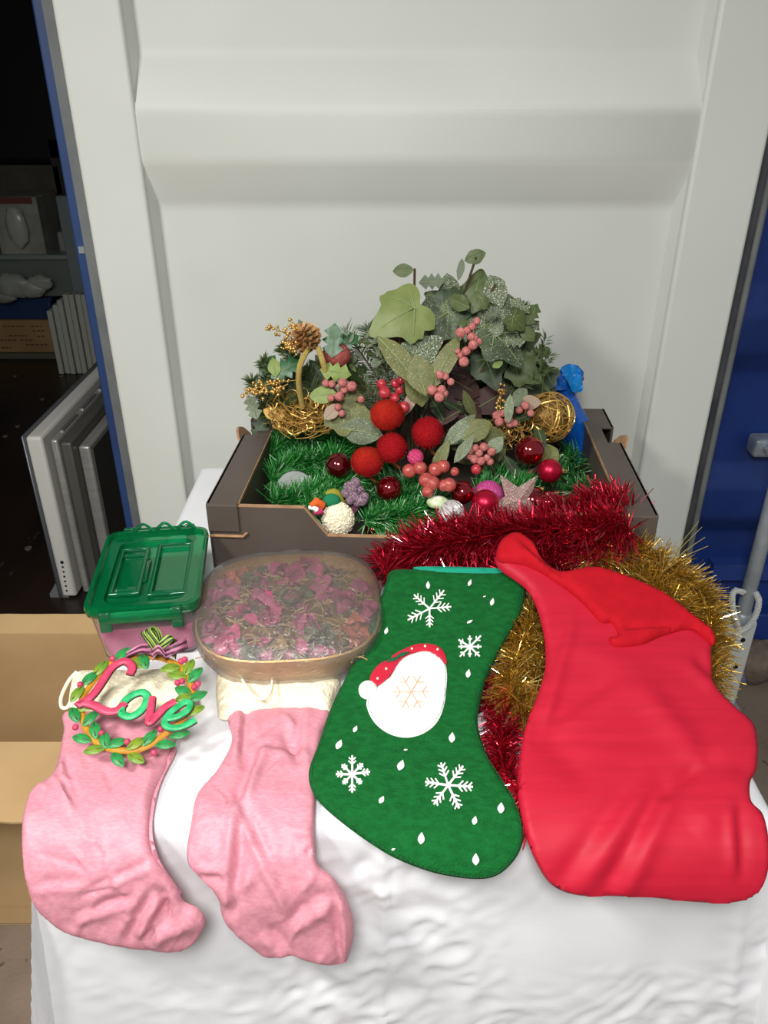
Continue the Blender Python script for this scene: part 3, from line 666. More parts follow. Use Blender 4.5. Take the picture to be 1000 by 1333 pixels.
def needles(paths, n, L, w, material, name, parent, spread=1.0, tip=.6):
    m = MB(); vs = []; fs = []
    for p in paths:
        p = np.array(smooth_path(p, 40)); t = np.gradient(p, axis=0); t /= np.linalg.norm(t, axis=1)[:, None]
        for _ in range(n):
            i = int(rng.integers(0, 40)); d = rng.normal(size=3); d -= t[i] * d.dot(t[i]); d /= np.linalg.norm(d); d = d * spread + t[i] * tip; d /= np.linalg.norm(d)
            s = np.cross(d, rng.normal(size=3)); s /= np.linalg.norm(s); l = L * rng.uniform(.7, 1.1); a = p[i]; o = len(vs)
            u = np.cross(d, s)
            vs += [tuple(a), tuple(a + d * l * .5 + s * w), tuple(a + d * l * .5 - s * w * .5 + u * w * .8), tuple(a + d * l * .5 - s * w * .5 - u * w * .8), tuple(a + d * l)]
            fs += [(o, o + 1, o + 2), (o, o + 2, o + 3), (o, o + 3, o + 1), (o + 4, o + 2, o + 1), (o + 4, o + 3, o + 2), (o + 4, o + 1, o + 3)]
    m.v, m.f, m.mi = vs, fs, [0] * len(fs); return m.build(name, material, parent, smooth=False, kind='stuff')
pine_m = mat('pine_needle', '#42572f', .6, var='#586a3e', vscale=60); pine_f = mat('frosted_pine_needle', '#6f8a68', .6, var='#b4c2ac', vscale=50); pine_o = mat('olive_pine_needle', '#5d6a38', .6, var='#4a5a30', vscale=60)

ivy = thing('artificial_ivy', (.05, 1.26, .74), 'tall bush of artificial ivy with frosted leaves standing in the middle of the tray', 'artificial plant')
stems = MB(); rootp = Vector((.05, 1.26, .735))
for (px, py, Y) in ((540, 350, 1.2), (620, 335, 1.22), (600, 380, 1.22), (645, 370, 1.22), (520, 440, 1.15), (680, 420, 1.2), (700, 460, 1.22), (560, 430, 1.18), (560, 520, 1.15), (630, 480, 1.2), (690, 500, 1.2)):
    e = at_y(px, py, Y); stems.tube(smooth_path([rootp, rootp.lerp(e, .5) + Vector((0, .02, .02)), e], 12), [.003] * 6 + [.002] * 6, 5)
stems.build('stem', twig_m, ivy)
LEAVES = [(514, 414, 1.14, 78, 238, 'light', 'ivy', -5, 0), (525, 352, 1.2, 28, 265, 'mid', 'oval', 10, 0), (562, 367, 1.2, 34, 85, 'grey', 'holly', 35, 0), (619, 334, 1.22, 30, 250, 'mid', 'oval', 10, 0), (600, 350, 1.22, 30, 195, 'grey', 'narrow', 0, 10),
    (586, 376, 1.22, 44, 0, 'frost', 'oval', 0, 15), (620, 378, 1.23, 62, 8, 'mid', 'ivy', 0, -10), (645, 378, 1.22, 48, 330, 'frost', 'oval', 0, -20), (563, 418, 1.19, 62, 240, 'dark', 'ivy', 0, 0), (596, 402, 1.2, 50, 100, 'deep', 'ivy', 10, 0),
    (628, 412, 1.2, 54, 60, 'mid', 'ivy', 0, 0), (664, 402, 1.22, 40, 355, 'frost', 'oval', 0, 0), (652, 428, 1.19, 56, 110, 'frost', 'ivy', 0, 10), (662, 452, 1.17, 66, 150, 'dark', 'ivy', -10, 20), (556, 452, 1.14, 50, 60, 'frost', 'ivy', 0, 0),
    (580, 470, 1.10, 78, 22, 'olive', 'narrow', 0, -10), (548, 488, 1.09, 56, 350, 'olive', 'oval', 0, 10), (520, 468, 1.10, 92, 140, 'olive', 'narrow', -10, 0), (545, 500, 1.12, 60, 175, 'olive', 'oval', 0, 20), (690, 428, 1.22, 34, 50, 'frost', 'holly', 0, 0), (700, 462, 1.22, 40, 60, 'mid', 'holly', 0, 0), (688, 486, 1.2, 44, 120, 'mid', 'ivy', 0, 0),
    (520, 450, 1.17, 46, 100, 'wine', 'oval', 0, 0), (640, 486, 1.2, 48, 160, 'deep', 'ivy', 0, 0), (600, 500, 1.22, 60, 120, 'wine', 'oval', 0, 0), (640, 520, 1.22, 60, 60, 'wine', 'oval', 0, 0), (665, 505, 1.23, 60, 20, 'deep', 'ivy', 0, 0), (690, 515, 1.24, 50, 80, 'deep', 'ivy', 0, 0), (575, 535, 1.2, 60, 200, 'wine', 'oval', 0, 0), (610, 545, 1.2, 60, 140, 'wine', 'ivy', 0, 0), (570, 390, 1.22, 40, 300, 'mid', 'ivy', 0, 0), (648, 474, 1.16, 16, 60, 'lime', 'oval', 0, 0), (608, 430, 1.22, 52, 200, 'dark', 'ivy', 0, 0), (640, 400, 1.24, 50, 30, 'mid', 'ivy', 0, 0), (672, 425, 1.24, 46, 60, 'deep', 'ivy', 0, 0),  # first wine leaf is burgundy; the others stand in for shade inside the bush
    (535, 520, 1.12, 44, 200, 'blush', 'narrow', 0, 0), (598, 560, 1.1, 60, 225, 'sage', 'narrow', 0, 0), (620, 560, 1.1, 46, 60, 'olive', 'oval', 0, 0), (604, 585, 1.08, 44, 215, 'sage', 'narrow', 10, 0), (574, 595, 1.08, 50, 205, 'olive', 'narrow', 0, 0), (645, 580, 1.1, 30, 40, 'sage', 'oval', 0, 0)]
for q in LEAVES: put_leaf(ivy, q[0], q[1], q[2], q[3], q[4], q[5], q[6], q[7], q[8])
for i in range(64):
    px = random.uniform(540, 706); top = 378 + abs(px - 622) ** 1.25 * .42
    put_leaf(ivy, px, random.uniform(top, 545), random.uniform(1.225, 1.30), random.uniform(34, 58), random.uniform(0, 360), random.choice(['deep', 'mid', 'dark', 'deep', 'frost', 'wine'] if True else []), random.choice(['ivy', 'ivy', 'oval', 'narrow']))
for i in range(30):
    put_leaf(ivy, random.uniform(560, 725), random.uniform(525, 615), random.uniform(1.13, 1.24), random.uniform(30, 48), random.uniform(0, 360), random.choice(['deep', 'wine', 'olive', 'sage', 'deep']), random.choice(['narrow', 'oval', 'narrow']))
for i in range(16):
    put_leaf(ivy, random.uniform(575, 705), random.uniform(390, 450) , random.uniform(1.17, 1.21), random.uniform(22, 38), random.uniform(0, 360), random.choice(['frost', 'mid', 'dark', 'frost']), random.choice(['ivy', 'oval', 'holly']))
needles([[at_y(640, 540, 1.22), at_y(690, 480, 1.22), at_y(712, 440, 1.22)], [at_y(660, 520, 1.2), at_y(700, 490, 1.2), at_y(716, 462, 1.2)], [at_y(670, 450, 1.2), at_y(685, 410, 1.22), at_y(678, 400, 1.22)]], 130, .018, .0009, pine_m, 'fine_needles', ivy)
m = MB(); p0 = at_y(706, 512, 1.24); m.tube(smooth_path([p0, at_y(708, 490, 1.24), at_y(714, 482, 1.24), at_y(728, 479, 1.24)], 10), .001, 5); m.build('tendril', stem_g, ivy)

pine = thing('artificial_pine_sprig', (-.02, 1.27, .74), 'frosted artificial pine and box sprigs left of the tall ivy', 'artificial plant')
PP = [[at_y(520, 545, 1.2), at_y(490, 490, 1.24), at_y(450, 432, 1.26)], [at_y(530, 530, 1.2), at_y(500, 480, 1.22), at_y(478, 428, 1.24)], [at_y(510, 550, 1.18), at_y(470, 500, 1.2), at_y(440, 470, 1.22)], [at_y(530, 520, 1.2), at_y(512, 470, 1.22), at_y(502, 430, 1.24)], [at_y(500, 560, 1.18), at_y(460, 530, 1.2), at_y(430, 500, 1.23)]]
m = MB()
for p in PP: m.tube(smooth_path([pine.location] + p, 14), .0016, 5)
m.build('stem', twig_m, pine)
needles(PP[:3], 330, .026, .0009, pine_m, 'needles', pine); needles([PP[1], PP[3]], 200, .024, .0010, pine_f, 'frosted_needles', pine); needles([PP[4], PP[2]], 260, .026, .0010, pine_o, 'olive_needles', pine)
for i in range(46):
    a = random.random(); px = random.uniform(448, 512); py = random.uniform(426, 475) + (512 - px) * .12
    put_leaf(pine, px, py, random.uniform(1.19, 1.24), random.uniform(12, 19), random.uniform(-80, 80), random.choice(['sage', 'frost', 'mid']), 'narrow')

# ------------------------------------------------------------------ gold wire basket with its trimmings
goldw = mat('gold_wire', '#d8b064', .38, metal=.75); goldc = mat('gold_cord', '#d9c070', .45, metal=.5, bump=.8, bscale=900); goldb = mat('gold_bead', '#dcb46c', .3, metal=.75)
bc = at_y(400, 535, 1.22)
bask = thing('gold_wire_basket', bc, 'gold wire basket with cord handle, cone and holly at the left of the tray', 'basket')
m = MB()
for i in range(95):
    r = random.uniform(.034, .062); h = random.uniform(-.020, .014); a0 = random.uniform(0, 6.3); sw = random.uniform(1.2, 3.2); tl = random.uniform(-.3, .3); pts = []
    for k in range(12):
        a = a0 + sw * k / 11
        pts.append(bc + Vector((r * math.cos(a) * 1.05, r * .8 * math.sin(a), h + .010 * math.sin(a * 3 + i) + tl * r * math.cos(a) * .5)) + Vector([random.gauss(0, .0022) for _ in range(3)]))
    m.tube(pts, .0009, 3)
for i in range(120):
    c = bc + Vector((random.gauss(0, .034), random.gauss(0, .022), random.gauss(-.004, .012))); r = random.uniform(.005, .012); a0 = random.random() * 6
    u = Vector([random.gauss(0, 1) for _ in range(3)]).normalized(); v = u.orthogonal().normalized()
    m.tube([c + u * r * math.cos(a0 + k * .7) + v * r * math.sin(a0 + k * .7) + u.cross(v) * k * .0015 for k in range(9)], .0008, 3)
m.build('wire_nest', goldw, bask, kind='stuff')
for pts in (((394, 530, 1.19), (389, 500, 1.17), (391, 475, 1.16), (402, 452, 1.17)), ((414, 452, 1.17), (420, 470, 1.16), (425, 490, 1.17), (430, 515, 1.19))):
    m = MB(); m.tube(smooth_path([at_y(*q) for q in pts], 16), .0046, 8); m.build('cord_handle', goldc, bask)
# pine cone of overlapping scales
cc = at_y(400, 442, 1.18); m = MB()
ax = Vector((-.45, -.35, .8)).normalized(); e1 = ax.orthogonal().normalized(); e2 = ax.cross(e1)
for i in range(60):
    t = i / 60; a = i * 2.39996; r = .019 * math.sin(math.pi * (t * .85 + .12)); c = cc + ax * (t - .5) * .042
    d = (e1 * math.cos(a) + e2 * math.sin(a)); s = ax.cross(d)
    b0 = c + d * r * .35; tip_ = c + d * (r + .006) + ax * .006
    m.add([b0 - s * .003, b0 + s * .003, tip_ + s * .0045 - ax * .001, tip_ + ax * .002, tip_ - s * .0045 - ax * .001, b0 + ax * .002], [(0, 1, 2, 3, 4), (0, 4, 5), (4, 3, 5), (3, 2, 5), (2, 1, 5)])
m.build('pine_cone', mat('gilded_cone', '#a5744a', .5, metal=.2, var='#c79a5c', vscale=80), bask, smooth=False)
for pts in ([(395, 460, 1.18), (380, 440, 1.18), (350, 424, 1.18)], [(395, 455, 1.18), (388, 432, 1.18), (380, 424, 1.18)], [(388, 462, 1.17), (378, 452, 1.17), (370, 443, 1.17)], [(385, 495, 1.19), (350, 500, 1.19), (318, 512, 1.19)], [(375, 500, 1.18), (352, 510, 1.18), (330, 508, 1.18)]):
    P = [Vector(q) for q in smooth_path([at_y(*q) for q in pts], 18)]; m = MB(); m.tube(P, .0008, 4)
    for i, p in enumerate(P[4:]):
        for k in range(3): m.sphere(p + Vector([random.gauss(0, .0035) for _ in range(3)]), random.uniform(.0018, .0032), 7, 5)
    m.build('bead_spray', goldb, bask)
bp = [[at_y(395, 520, 1.24), at_y(360, 490, 1.24), at_y(342, 470, 1.24)], [at_y(390, 490, 1.24), at_y(375, 460, 1.24), at_y(368, 452, 1.24)], [at_y(380, 530, 1.23), at_y(350, 515, 1.24), at_y(334, 505, 1.24)]]
needles(bp, 190, .020, .0011, pine_m, 'pine_needles', bask)
needles([[at_y(420, 520, 1.24), at_y(400, 490, 1.25), at_y(385, 470, 1.25)], [at_y(430, 530, 1.24), at_y(440, 500, 1.25), at_y(420, 470, 1.25)], [at_y(370, 545, 1.24), at_y(352, 540, 1.25), at_y(345, 525, 1.25)], [at_y(400, 540, 1.25), at_y(372, 520, 1.25), at_y(360, 500, 1.25)]], 200, .022, .0011, pine_o, 'olive_needles', bask)
for q in ((434, 443, 1.18, 46, 5, 'holly', 'holly', 0, 0), (452, 445, 1.2, 36, 60, 'holly', 'holly', 0, 0), (437, 484, 1.16, 42, 100, 'lime', 'holly', 0, 0), (372, 480, 1.2, 46, 60, 'holly', 'holly', 0, 0), (357, 478, 1.2, 26, 350, 'lime', 'oval', 0, 0), (420, 514, 1.14, 36, 262, 'lime', 'oval', 0, 0), (362, 540, 1.2, 24, 60, 'yellow', 'oval', 0, 0), (352, 538, 1.2, 22, 300, 'yellow', 'oval', 0, 0), (432, 536, 1.13, 28, 45, 'blush', 'oval', 0, 0), (329, 530, 1.24, 34, 340, 'sage', 'holly', 0, 0), (398, 428, 1.18, 32, 320, 'mid', 'narrow', 0, 0),
          (462, 540, 1.14, 60, 110, 'olive', 'ivy', 0, 0), (452, 520, 1.15, 40, 150, 'olive', 'oval', 0, 0), (445, 512, 1.16, 40, 200, 'blush', 'oval', 0, 0), (410, 490, 1.26, 50, 20, 'deep', 'oval', 0, 0), (385, 500, 1.26, 50, 330, 'deep', 'oval', 0, 0), (470, 562, 1.13, 58, 100, 'sage', 'oval', 30, 0), (340, 555, 1.27, 40, 20, 'deep', 'holly', 0, 0)):
    put_leaf(bask, *q)
m = MB(); c = at_y(438, 463, 1.19); m.sphere(c, .021, 18, 12, sq=(1.1, .9, .95), fn=lambda d: 1 + .06 * noise.noise(d * 4))
m.build('sugared_fruit', mat('sugared_red', '#933a36', .5, var='#a9544a', vscale=40, speck='#e6cfc6', sscale=330, sthr=.68, bump=.8, bscale=500), bask)

for i in range(34):
    put_leaf(bask, random.uniform(345, 470), random.uniform(470, 545), random.uniform(1.25, 1.31), random.uniform(24, 44), random.uniform(0, 360), random.choice(['deep', 'mid', 'holly', 'olive', 'dark']), random.choice(['holly', 'oval', 'narrow', 'ivy']))
needles([[at_y(352, 545, 1.27), at_y(345, 510, 1.27), at_y(350, 480, 1.27)], [at_y(400, 520, 1.27), at_y(385, 480, 1.27), at_y(372, 455, 1.27)], [at_y(345, 520, 1.26), at_y(332, 505, 1.26), at_y(328, 495, 1.26)]], 170, .020, .0011, pine_m, 'back_needles', bask)

# ------------------------------------------------------------------ berries
def berry_mesh(key, material):
    m = MB(); m.sphere((0, 0, 0), 1, 12, 9, fn=lambda d: 1 - .16 * max(0, d.z - .86) / .14); return m.mesh('berry', material)
bm_pink = berry_mesh('p', mat('frosted_pink_berry', '#ad5553', .6, var='#c47f79', vscale=1.5, speck='#e6b8ac', sscale=5, sthr=.62, bump=.3, bscale=12))
bm_red = berry_mesh('r', mat('rose_red_berry', '#a8222e', .35, var='#bb444a', vscale=1.5, coat=.3))
bm_coral = berry_mesh('c', mat('coral_berry', '#b4544a', .4, var='#a33f3c', vscale=1.5, speck='#e9b09b', sscale=7, sthr=.64, coat=.2))
bm_mag = berry_mesh('m', mat('magenta_sugar_berry', '#c22a64', .5, speck='#f0a5bf', sscale=9, sthr=.6, bump=.5, bscale=12))
bm_purple = berry_mesh('g', mat('sugared_purple_grape', '#7d5468', .6, var='#8e6679', vscale=3, speck='#cfc0cf', sscale=6, sthr=.52, bump=.9, bscale=9))
def spray(label, pts, me, root_px, stem=twig_m, name='berry_spray', cat='berries', grp='berry sprays'):
    rp = at_y(*root_px); t = thing(name, rp, label, cat, grp); m = MB()
    for q in pts:
        px, py, Y, r = q[:4]; p = at_y(px, py, Y); R = r / ppm(p)
        v = (p - rp); m.tube([rp, rp.lerp(p, .5) + Vector((0, .004, -.003)), p], .0009, 4)
        up = (Vector((0, 0, CAM_Z)) - p).normalized() + Vector([random.gauss(0, .5) for _ in range(3)])
        mtx = Matrix.Translation(p) @ up.to_track_quat('Z', 'Y').to_matrix().to_4x4() @ Matrix.Scale(R, 4)
        link('berry', q[4] if len(q) > 4 else me, t, mtx)
    m.build('stem', stem, t); return t
spray('spray of small pink berries beside the gold cord handle', [(424, 499, 1.14, 5), (432, 500, 1.14, 5), (446, 498, 1.14, 6), (448, 508, 1.14, 5), (442, 516, 1.13, 6.5), (431, 518, 1.13, 5), (440, 530, 1.13, 5), (445, 538, 1.13, 5), (458, 503, 1.14, 7), (470, 520, 1.14, 5)], bm_pink, (450, 525, 1.16))
spray('spray of rose red berries behind the velvet fruits', [(497, 500, 1.13, 7), (501, 511, 1.12, 8.5), (515, 499, 1.13, 6.5), (523, 495, 1.13, 6), (514, 518, 1.12, 7), (526, 530, 1.11, 8), (520, 508, 1.13, 6)], bm_red, (515, 535, 1.14))
spray('spray of pink berries hanging high against the ivy leaves', [(621, 418, 1.1, 5), (615, 425, 1.1, 5), (600, 433, 1.1, 7), (614, 438, 1.1, 6), (616, 449, 1.09, 6.5), (607, 457, 1.09, 6), (596, 457, 1.1, 4), (604, 471, 1.09, 7), (600, 462, 1.1, 5), (623, 445, 1.1, 5), (608, 430, 1.1, 5), (618, 440, 1.1, 5)], bm_pink, (612, 462, 1.14))
spray('spray of pale pink berries below the olive leaves of the ivy', [(573, 488, 1.08, 6), (563, 508, 1.07, 7), (575, 507, 1.07, 6), (572, 517, 1.06, 7), (579, 512, 1.07, 5), (587, 497, 1.07, 5), (580, 490, 1.08, 5)], bm_pink, (578, 520, 1.1))
spray('spray of large coral berries beside the low front opening', [(541, 595, 1.06, 11, bm_mag), (533, 613, 1.05, 9.5), (547, 609, 1.05, 9), (567, 611, 1.05, 9.5), (577, 607, 1.05, 9), (555, 625, 1.04, 10), (563, 629, 1.035, 10), (585, 631, 1.035, 9.5), (578, 632, 1.035, 8), (592, 614, 1.05, 6), (557, 640, 1.03, 8)], bm_coral, (575, 622, 1.07))
spray('cluster of pale pink berries and buds behind the glitter star', [(612, 587, 1.09, 5), (619, 583, 1.09, 5), (630, 582, 1.09, 6), (624, 590, 1.08, 5), (634, 596, 1.08, 5), (626, 600, 1.08, 6), (618, 598, 1.08, 6), (640, 588, 1.09, 6), (620, 611, 1.07, 7, bm_red), (638, 601, 1.08, 5), (612, 594, 1.09, 5)], bm_pink, (626, 612, 1.1))
spray('spray of pink berries resting against the gold wire ball', [(647, 541, 1.15, 6.5), (650, 549, 1.14, 6), (664, 537, 1.15, 5), (662, 546, 1.14, 6), (655, 538, 1.15, 5), (676, 534, 1.15, 5), (691, 538, 1.15, 5), (670, 551, 1.14, 5), (684, 528, 1.16, 6), (664, 552, 1.14, 5)], bm_pink, (676, 548, 1.17))
P = at_y(688, 519, 1.17)
nest2 = thing('gold_sprig', at_y(672, 560, 1.17), 'curly gold wire sprig with bead tip between ivy and gold ball', 'decoration')
m = MB()
for i in range(70):
    c = at_y(random.gauss(663, 13), random.gauss(562, 8), random.uniform(1.15, 1.19)); r = random.uniform(.006, .013); a0 = random.random() * 6
    u = Vector([random.gauss(0, 1) for _ in range(3)]).normalized(); v = u.orthogonal().normalized()
    m.tube([c + u * r * math.cos(a0 + k * .6) + v * r * math.sin(a0 + k * .6) for k in range(8)], .0008, 3)
m.build('curls', goldw, nest2, kind='stuff')
m = MB(); Ps = [Vector(q) for q in smooth_path([at_y(665, 560, 1.17), at_y(652, 535, 1.17), at_y(654, 505, 1.17)], 22)]; m.tube(Ps, .0008, 4)
for p in Ps[8:]:
    for k in range(3): m.sphere(p + Vector([random.gauss(0, .004) for _ in range(3)]), random.uniform(.002, .003), 7, 5)
m.build('bead_spray', goldb, nest2)
put_leaf(nest2, 677, 517, 1.17, 34, 60, 'sage', 'oval'); put_leaf(nest2, 690, 524, 1.17, 30, 90, 'blush', 'oval'); put_leaf(nest2, 640, 565, 1.14, 40, 280, 'olive', 'oval')
gb = at_y(715, 543, 1.2); gr = 33 / ppm(gb)
ball = thing('gold_wire_ball', gb, 'ball of wound gold wire at the right of the tray, near the blue wrapper', 'decoration')
m = MB()
for i in range(85):
    u = Vector([random.gauss(0, 1) for _ in range(3)]).normalized(); v = u.orthogonal().normalized(); w_ = u.cross(v); off = random.uniform(-.75, .75); rr = gr * math.sqrt(1 - off * off) * random.uniform(.94, 1.0); a0 = random.random() * 6.3; sw = random.uniform(2, 5)
    m.tube([gb + u * off * gr + v * rr * math.cos(a0 + sw * k / 15) + w_ * rr * math.sin(a0 + sw * k / 15) for k in range(16)], .0009, 3)
m.build('wire', goldw, ball, kind='stuff')
m = MB(); m.sphere(gb, gr * .80, 18, 12); m.build('core', mat('dull_gold_core', '#8a6a35', .5, metal=.4, bump=.5, bscale=200), ball)

# ------------------------------------------------------------------ velvet fruits, baubles and small ornaments
vel = mat('red_velvet', '#960a14', .85, var='#a41019', vscale=30, bump=.6, bscale=600, spec=.2); vel2 = mat('orange_red_velvet', '#b02814', .85, var='#9c0c14', vscale=12, bump=.6, bscale=600, spec=.2)
def velvet(px, py, Y, r, label, m_=vel, sq=(1, 1, 1)):
    c = at_y(px, py, Y); R = r / ppm(c); t = thing('velvet_fruit', c - Vector((0, 0, R)), label, 'fruit', 'red velvet fruits')
    m = MB(); fn = lambda d: 1 + .035 * noise.noise(d * 2.3 + Vector((px, py, 0))) - .10 * max(0, d.z - .8)
    m.sphere(c, R, 22, 16, sq=sq, fn=fn); fr = m.build('fruit', m_, t)
    f = MB(); vs = []; fs = []
    for i in range(1700):
        d = Vector(rng.normal(size=3)).normalized(); k = fn(d); p = c + Vector((d.x * sq[0], d.y * sq[1], d.z * sq[2])) * R * k * .995
        s = d.orthogonal().normalized() * .0004; s.rotate(Matrix.Rotation(rng.random() * 6.3, 3, d)); e = p + d * .0022 + Vector(rng.normal(0, .0006, 3)); o = len(vs)
        vs += [tuple(p - s), tuple(p + s), tuple(e)]; fs.append((o, o + 1, o + 2))
    f.v, f.f, f.mi = vs, fs, [0] * len(fs); f.build('pile', m_, fr, smooth=False, kind='stuff')
    m = MB(); m.tube([c - Vector((0, -.2 * R, .95 * R)), c - Vector((-.006, -.5 * R, 1.5 * R)), c - Vector((-.012, -.8 * R, 1.9 * R))], .0022, 6); m.build('stem', mat('orange_stem', '#b0642e', .7), t)
velvet(504, 540, 1.10, 20.5, 'red velvet fruit with orange cheek, hindmost of the four, below the red berries', vel2, (1.05, 1, .95))
velvet(557, 563, 1.10, 20, 'round red velvet fruit right of the other three, under the ivy', vel)
velvet(510, 583, 1.08, 19, 'plain red velvet fruit in the middle, above the orange stem', vel)
velvet(478, 601, 1.075, 19.5, 'orange-tinged velvet fruit at the left front, touching the half-hidden bauble', vel2, (1.05, 1, .97))
def bauble(px, py, Y, r, label, mm, cap=(0, 0, 1), grp='red baubles'):
    c = at_y(px, py, Y); R = r / ppm(c); t = thing('bauble', c - Vector((0, 0, R)), label, 'bauble', grp)
    m = MB(); m.sphere(c, R, 32, 22); m.build('ball', mm, t)
    a = Vector(cap).normalized(); m = MB(); m.tube([c + a * R * .97, c + a * R * 1.2], R * .22, 10); cp_ = m.build('cap', goldb, t)
    m = MB(); u = a.orthogonal().normalized(); q = c + a * R * 1.32
    m.tube([q + u * R * .16 * math.cos(k * .7) + a * R * .16 * math.sin(k * .7) for k in range(10)], R * .03, 5); m.build('loop', goldb, cp_)
bs = mat('shiny_red_bauble', '#9c0c1c', .08, metal=.85, coat=1); bmatte = mat('satin_red_bauble', '#c01838', .30, metal=.7); bdark = mat('wine_bauble', '#7d0a18', .1, metal=.85, coat=1)
bauble(441, 606, 1.10, 17, 'dark shiny red bauble half sunk in green tinsel left of the velvet fruits', bdark, (.5, .5, -.2))
bauble(507, 636, 1.075, 17, 'shiny red bauble nestling in green tinsel below the velvet fruits', bs, (0, .6, -.4))
bauble(690, 587, 1.13, 19.5, 'large shiny red bauble below the gold wire ball', bs, (-.3, .9, .2))
bauble(716, 613, 1.10, 16, 'satin crimson bauble just right of the glitter star', bmatte, (.9, .2, -.1))
bauble(632, 655, 1.035, 18, 'satin red bauble in front of the pink glitter ball', bmatte, (-.2, .7, .3))
bauble(602, 641, 1.055, 16, 'shiny red bauble right beside the coral berries', bs, (.2, .8, .1))
bauble(693, 652, 1.06, 19, 'dark red bauble behind the red tinsel, right of the star', bdark, (.5, .6, .3))
bauble(487, 690, 1.045, 12, 'dark red bauble at the bottom of the front opening beside the tinsel', bdark, (0, .8, -.3))
bauble(715, 655, 1.04, 16, 'shiny red bauble poking out of the red tinsel near the tray corner', bs, (.5, .6, .3))
bauble(636, 645, 1.065, 20, 'bright pink glitter bauble behind the satin red one', mat('pink_glitter', '#d0408f', .5, speck='#f4b4d8', sscale=600, sthr=.6, bump=.9, bscale=700), (0, .8, -.1), 'glitter baubles')
# glitter star
sc_ = at_y(674, 652, 1.045); star = MB(); ring = []; S = 42 / ppm(sc_)
for i in range(10):
    a = math.radians(90 + 34 + 36 * i); r = S if i % 2 == 0 else S * .42; ring.append((r * math.cos(a), r * math.sin(a)))
tilt = Matrix.Rotation(math.radians(62), 3, 'X')
vs = [sc_ + tilt @ Vector((x, y, 0)) for x, y in ring] + [sc_ + tilt @ Vector((0, 0, .012)), sc_ + tilt @ Vector((0, 0, -.010))]
star.add(vs, [(i, (i + 1) % 10, 10) for i in range(10)] + [((i + 1) % 10, i, 11) for i in range(10)])
tag(star.build('glitter_star', mat('champagne_glitter', '#b08f88', .45, metal=.3, speck='#eedfdb', sscale=420, sthr=.58, bump=.9, bscale=500), smooth=False), 'pale pink glitter star standing between the red baubles', 'star ornament')
# clear frosted disc with a crescent
dc = at_y(384, 637, 1.10); disc = thing('frosted_disc', dc, 'frosted grey disc with a crescent mark standing in the green tinsel', 'ornament')
R = 24.5 / ppm(dc); tl = Matrix.Rotation(math.radians(55), 3, 'X'); m = MB(); rings = []
for (rr, h) in ((.9, -.003), (1, -.002), (1, .001), (.95, .003), (.0, .0042)):
    rings.append([dc + tl @ Vector((R * rr * math.cos(k * math.pi / 18), R * rr * math.sin(k * math.pi / 18), h)) for k in range(36)])
m.loft(rings); m.build('disc', mat('frosted_plastic', '#7d847f', .5, var='#8d948f', vscale=60, spec=.3), disc)
m = MB(); c = dc + tl @ Vector((R * .28, R * .40, .0045)); m.tube([c + tl @ Vector((.0052 * math.cos(a), .0052 * math.sin(a), .0006)) for a in np.linspace(-2.6, 1.6, 14)], [.0004 + .0012 * math.sin(math.pi * k / 13) for k in range(14)], 6)
m.build('crescent', mat('pale_print', '#c3c8c3', .5), disc)
# plush figure
fc = at_y(442, 672, 1.03); fig = thing('plush_ornament', fc - Vector((0, 0, .03)), 'white fluffy plush ornament with green and orange felt on the tray front', 'ornament')
m = MB(); m.sphere(at_y(440, 676, 1.028), .024, 20, 14, sq=(1, .75, 1.15), fn=lambda d: 1 + .05 * noise.noise(d * 6)); m.build('body', fleece_m, fig)
t_ = MB()
for i in range(500):
    d = Vector(rng.normal(size=3)).normalized(); t_.sphere(at_y(440, 676, 1.028) + Vector((d.x * .0235, d.y * .0176, d.z * .027)), .0018, 5, 4)
t_.build('fluff', fleece_m, fig, kind='stuff')
m = MB(); m.sphere(at_y(432, 652, 1.032), .0125, 14, 10, sq=(1.1, .8, .9)); m.build('green_collar', mat('teal_green_felt', '#14744e', .9, bump=.3), fig)
m = MB(); m.tube(smooth_path([at_y(425, 643, 1.04), at_y(437, 641, 1.04), at_y(445, 655, 1.04), at_y(455, 668, 1.045)], 12), [.004, .005, .0055, .006, .006, .006, .006, .006, .0055, .005, .005, .004], 8); m.build('scarf', mat('olive_yellow_felt', '#8f8a2e', .9, bump=.3), fig)
m = MB(); m.tube([at_y(419, 658, 1.02), at_y(412, 653, 1.015), at_y(404, 658, 1.01)], [.007, .0065, .003], 10); m.build('orange_piece', mat('orange_felt', '#e0601e', .8), fig)
m = MB(); m.tube([at_y(402, 661, 1.012), at_y(408, 660, 1.012), at_y(413, 664, 1.012)], [.003, .005, .004], 8); m.build('white_piece', whitefelt, fig)
m = MB(); m.tube([at_y(408, 668, 1.012), at_y(414, 666, 1.014), at_y(420, 664, 1.016)], [.003, .006, .005], 8); m.build('pink_piece', mat('pink_felt', '#b2305c', .8), fig)
spray('cluster of sugared purple grapes beside the white plush ornament', [(454, 633, 1.05, 7), (463, 628, 1.05, 7), (459, 637, 1.045, 7), (468, 637, 1.05, 6.5), (450, 642, 1.045, 6.5), (461, 646, 1.04, 7), (471, 651, 1.035, 8), (456, 651, 1.04, 6), (474, 647, 1.04, 7), (465, 655, 1.04, 5)], bm_purple, (462, 668, 1.045), mat('mauve_stem', '#8a4a66', .7), 'grape_cluster', 'grapes', None)
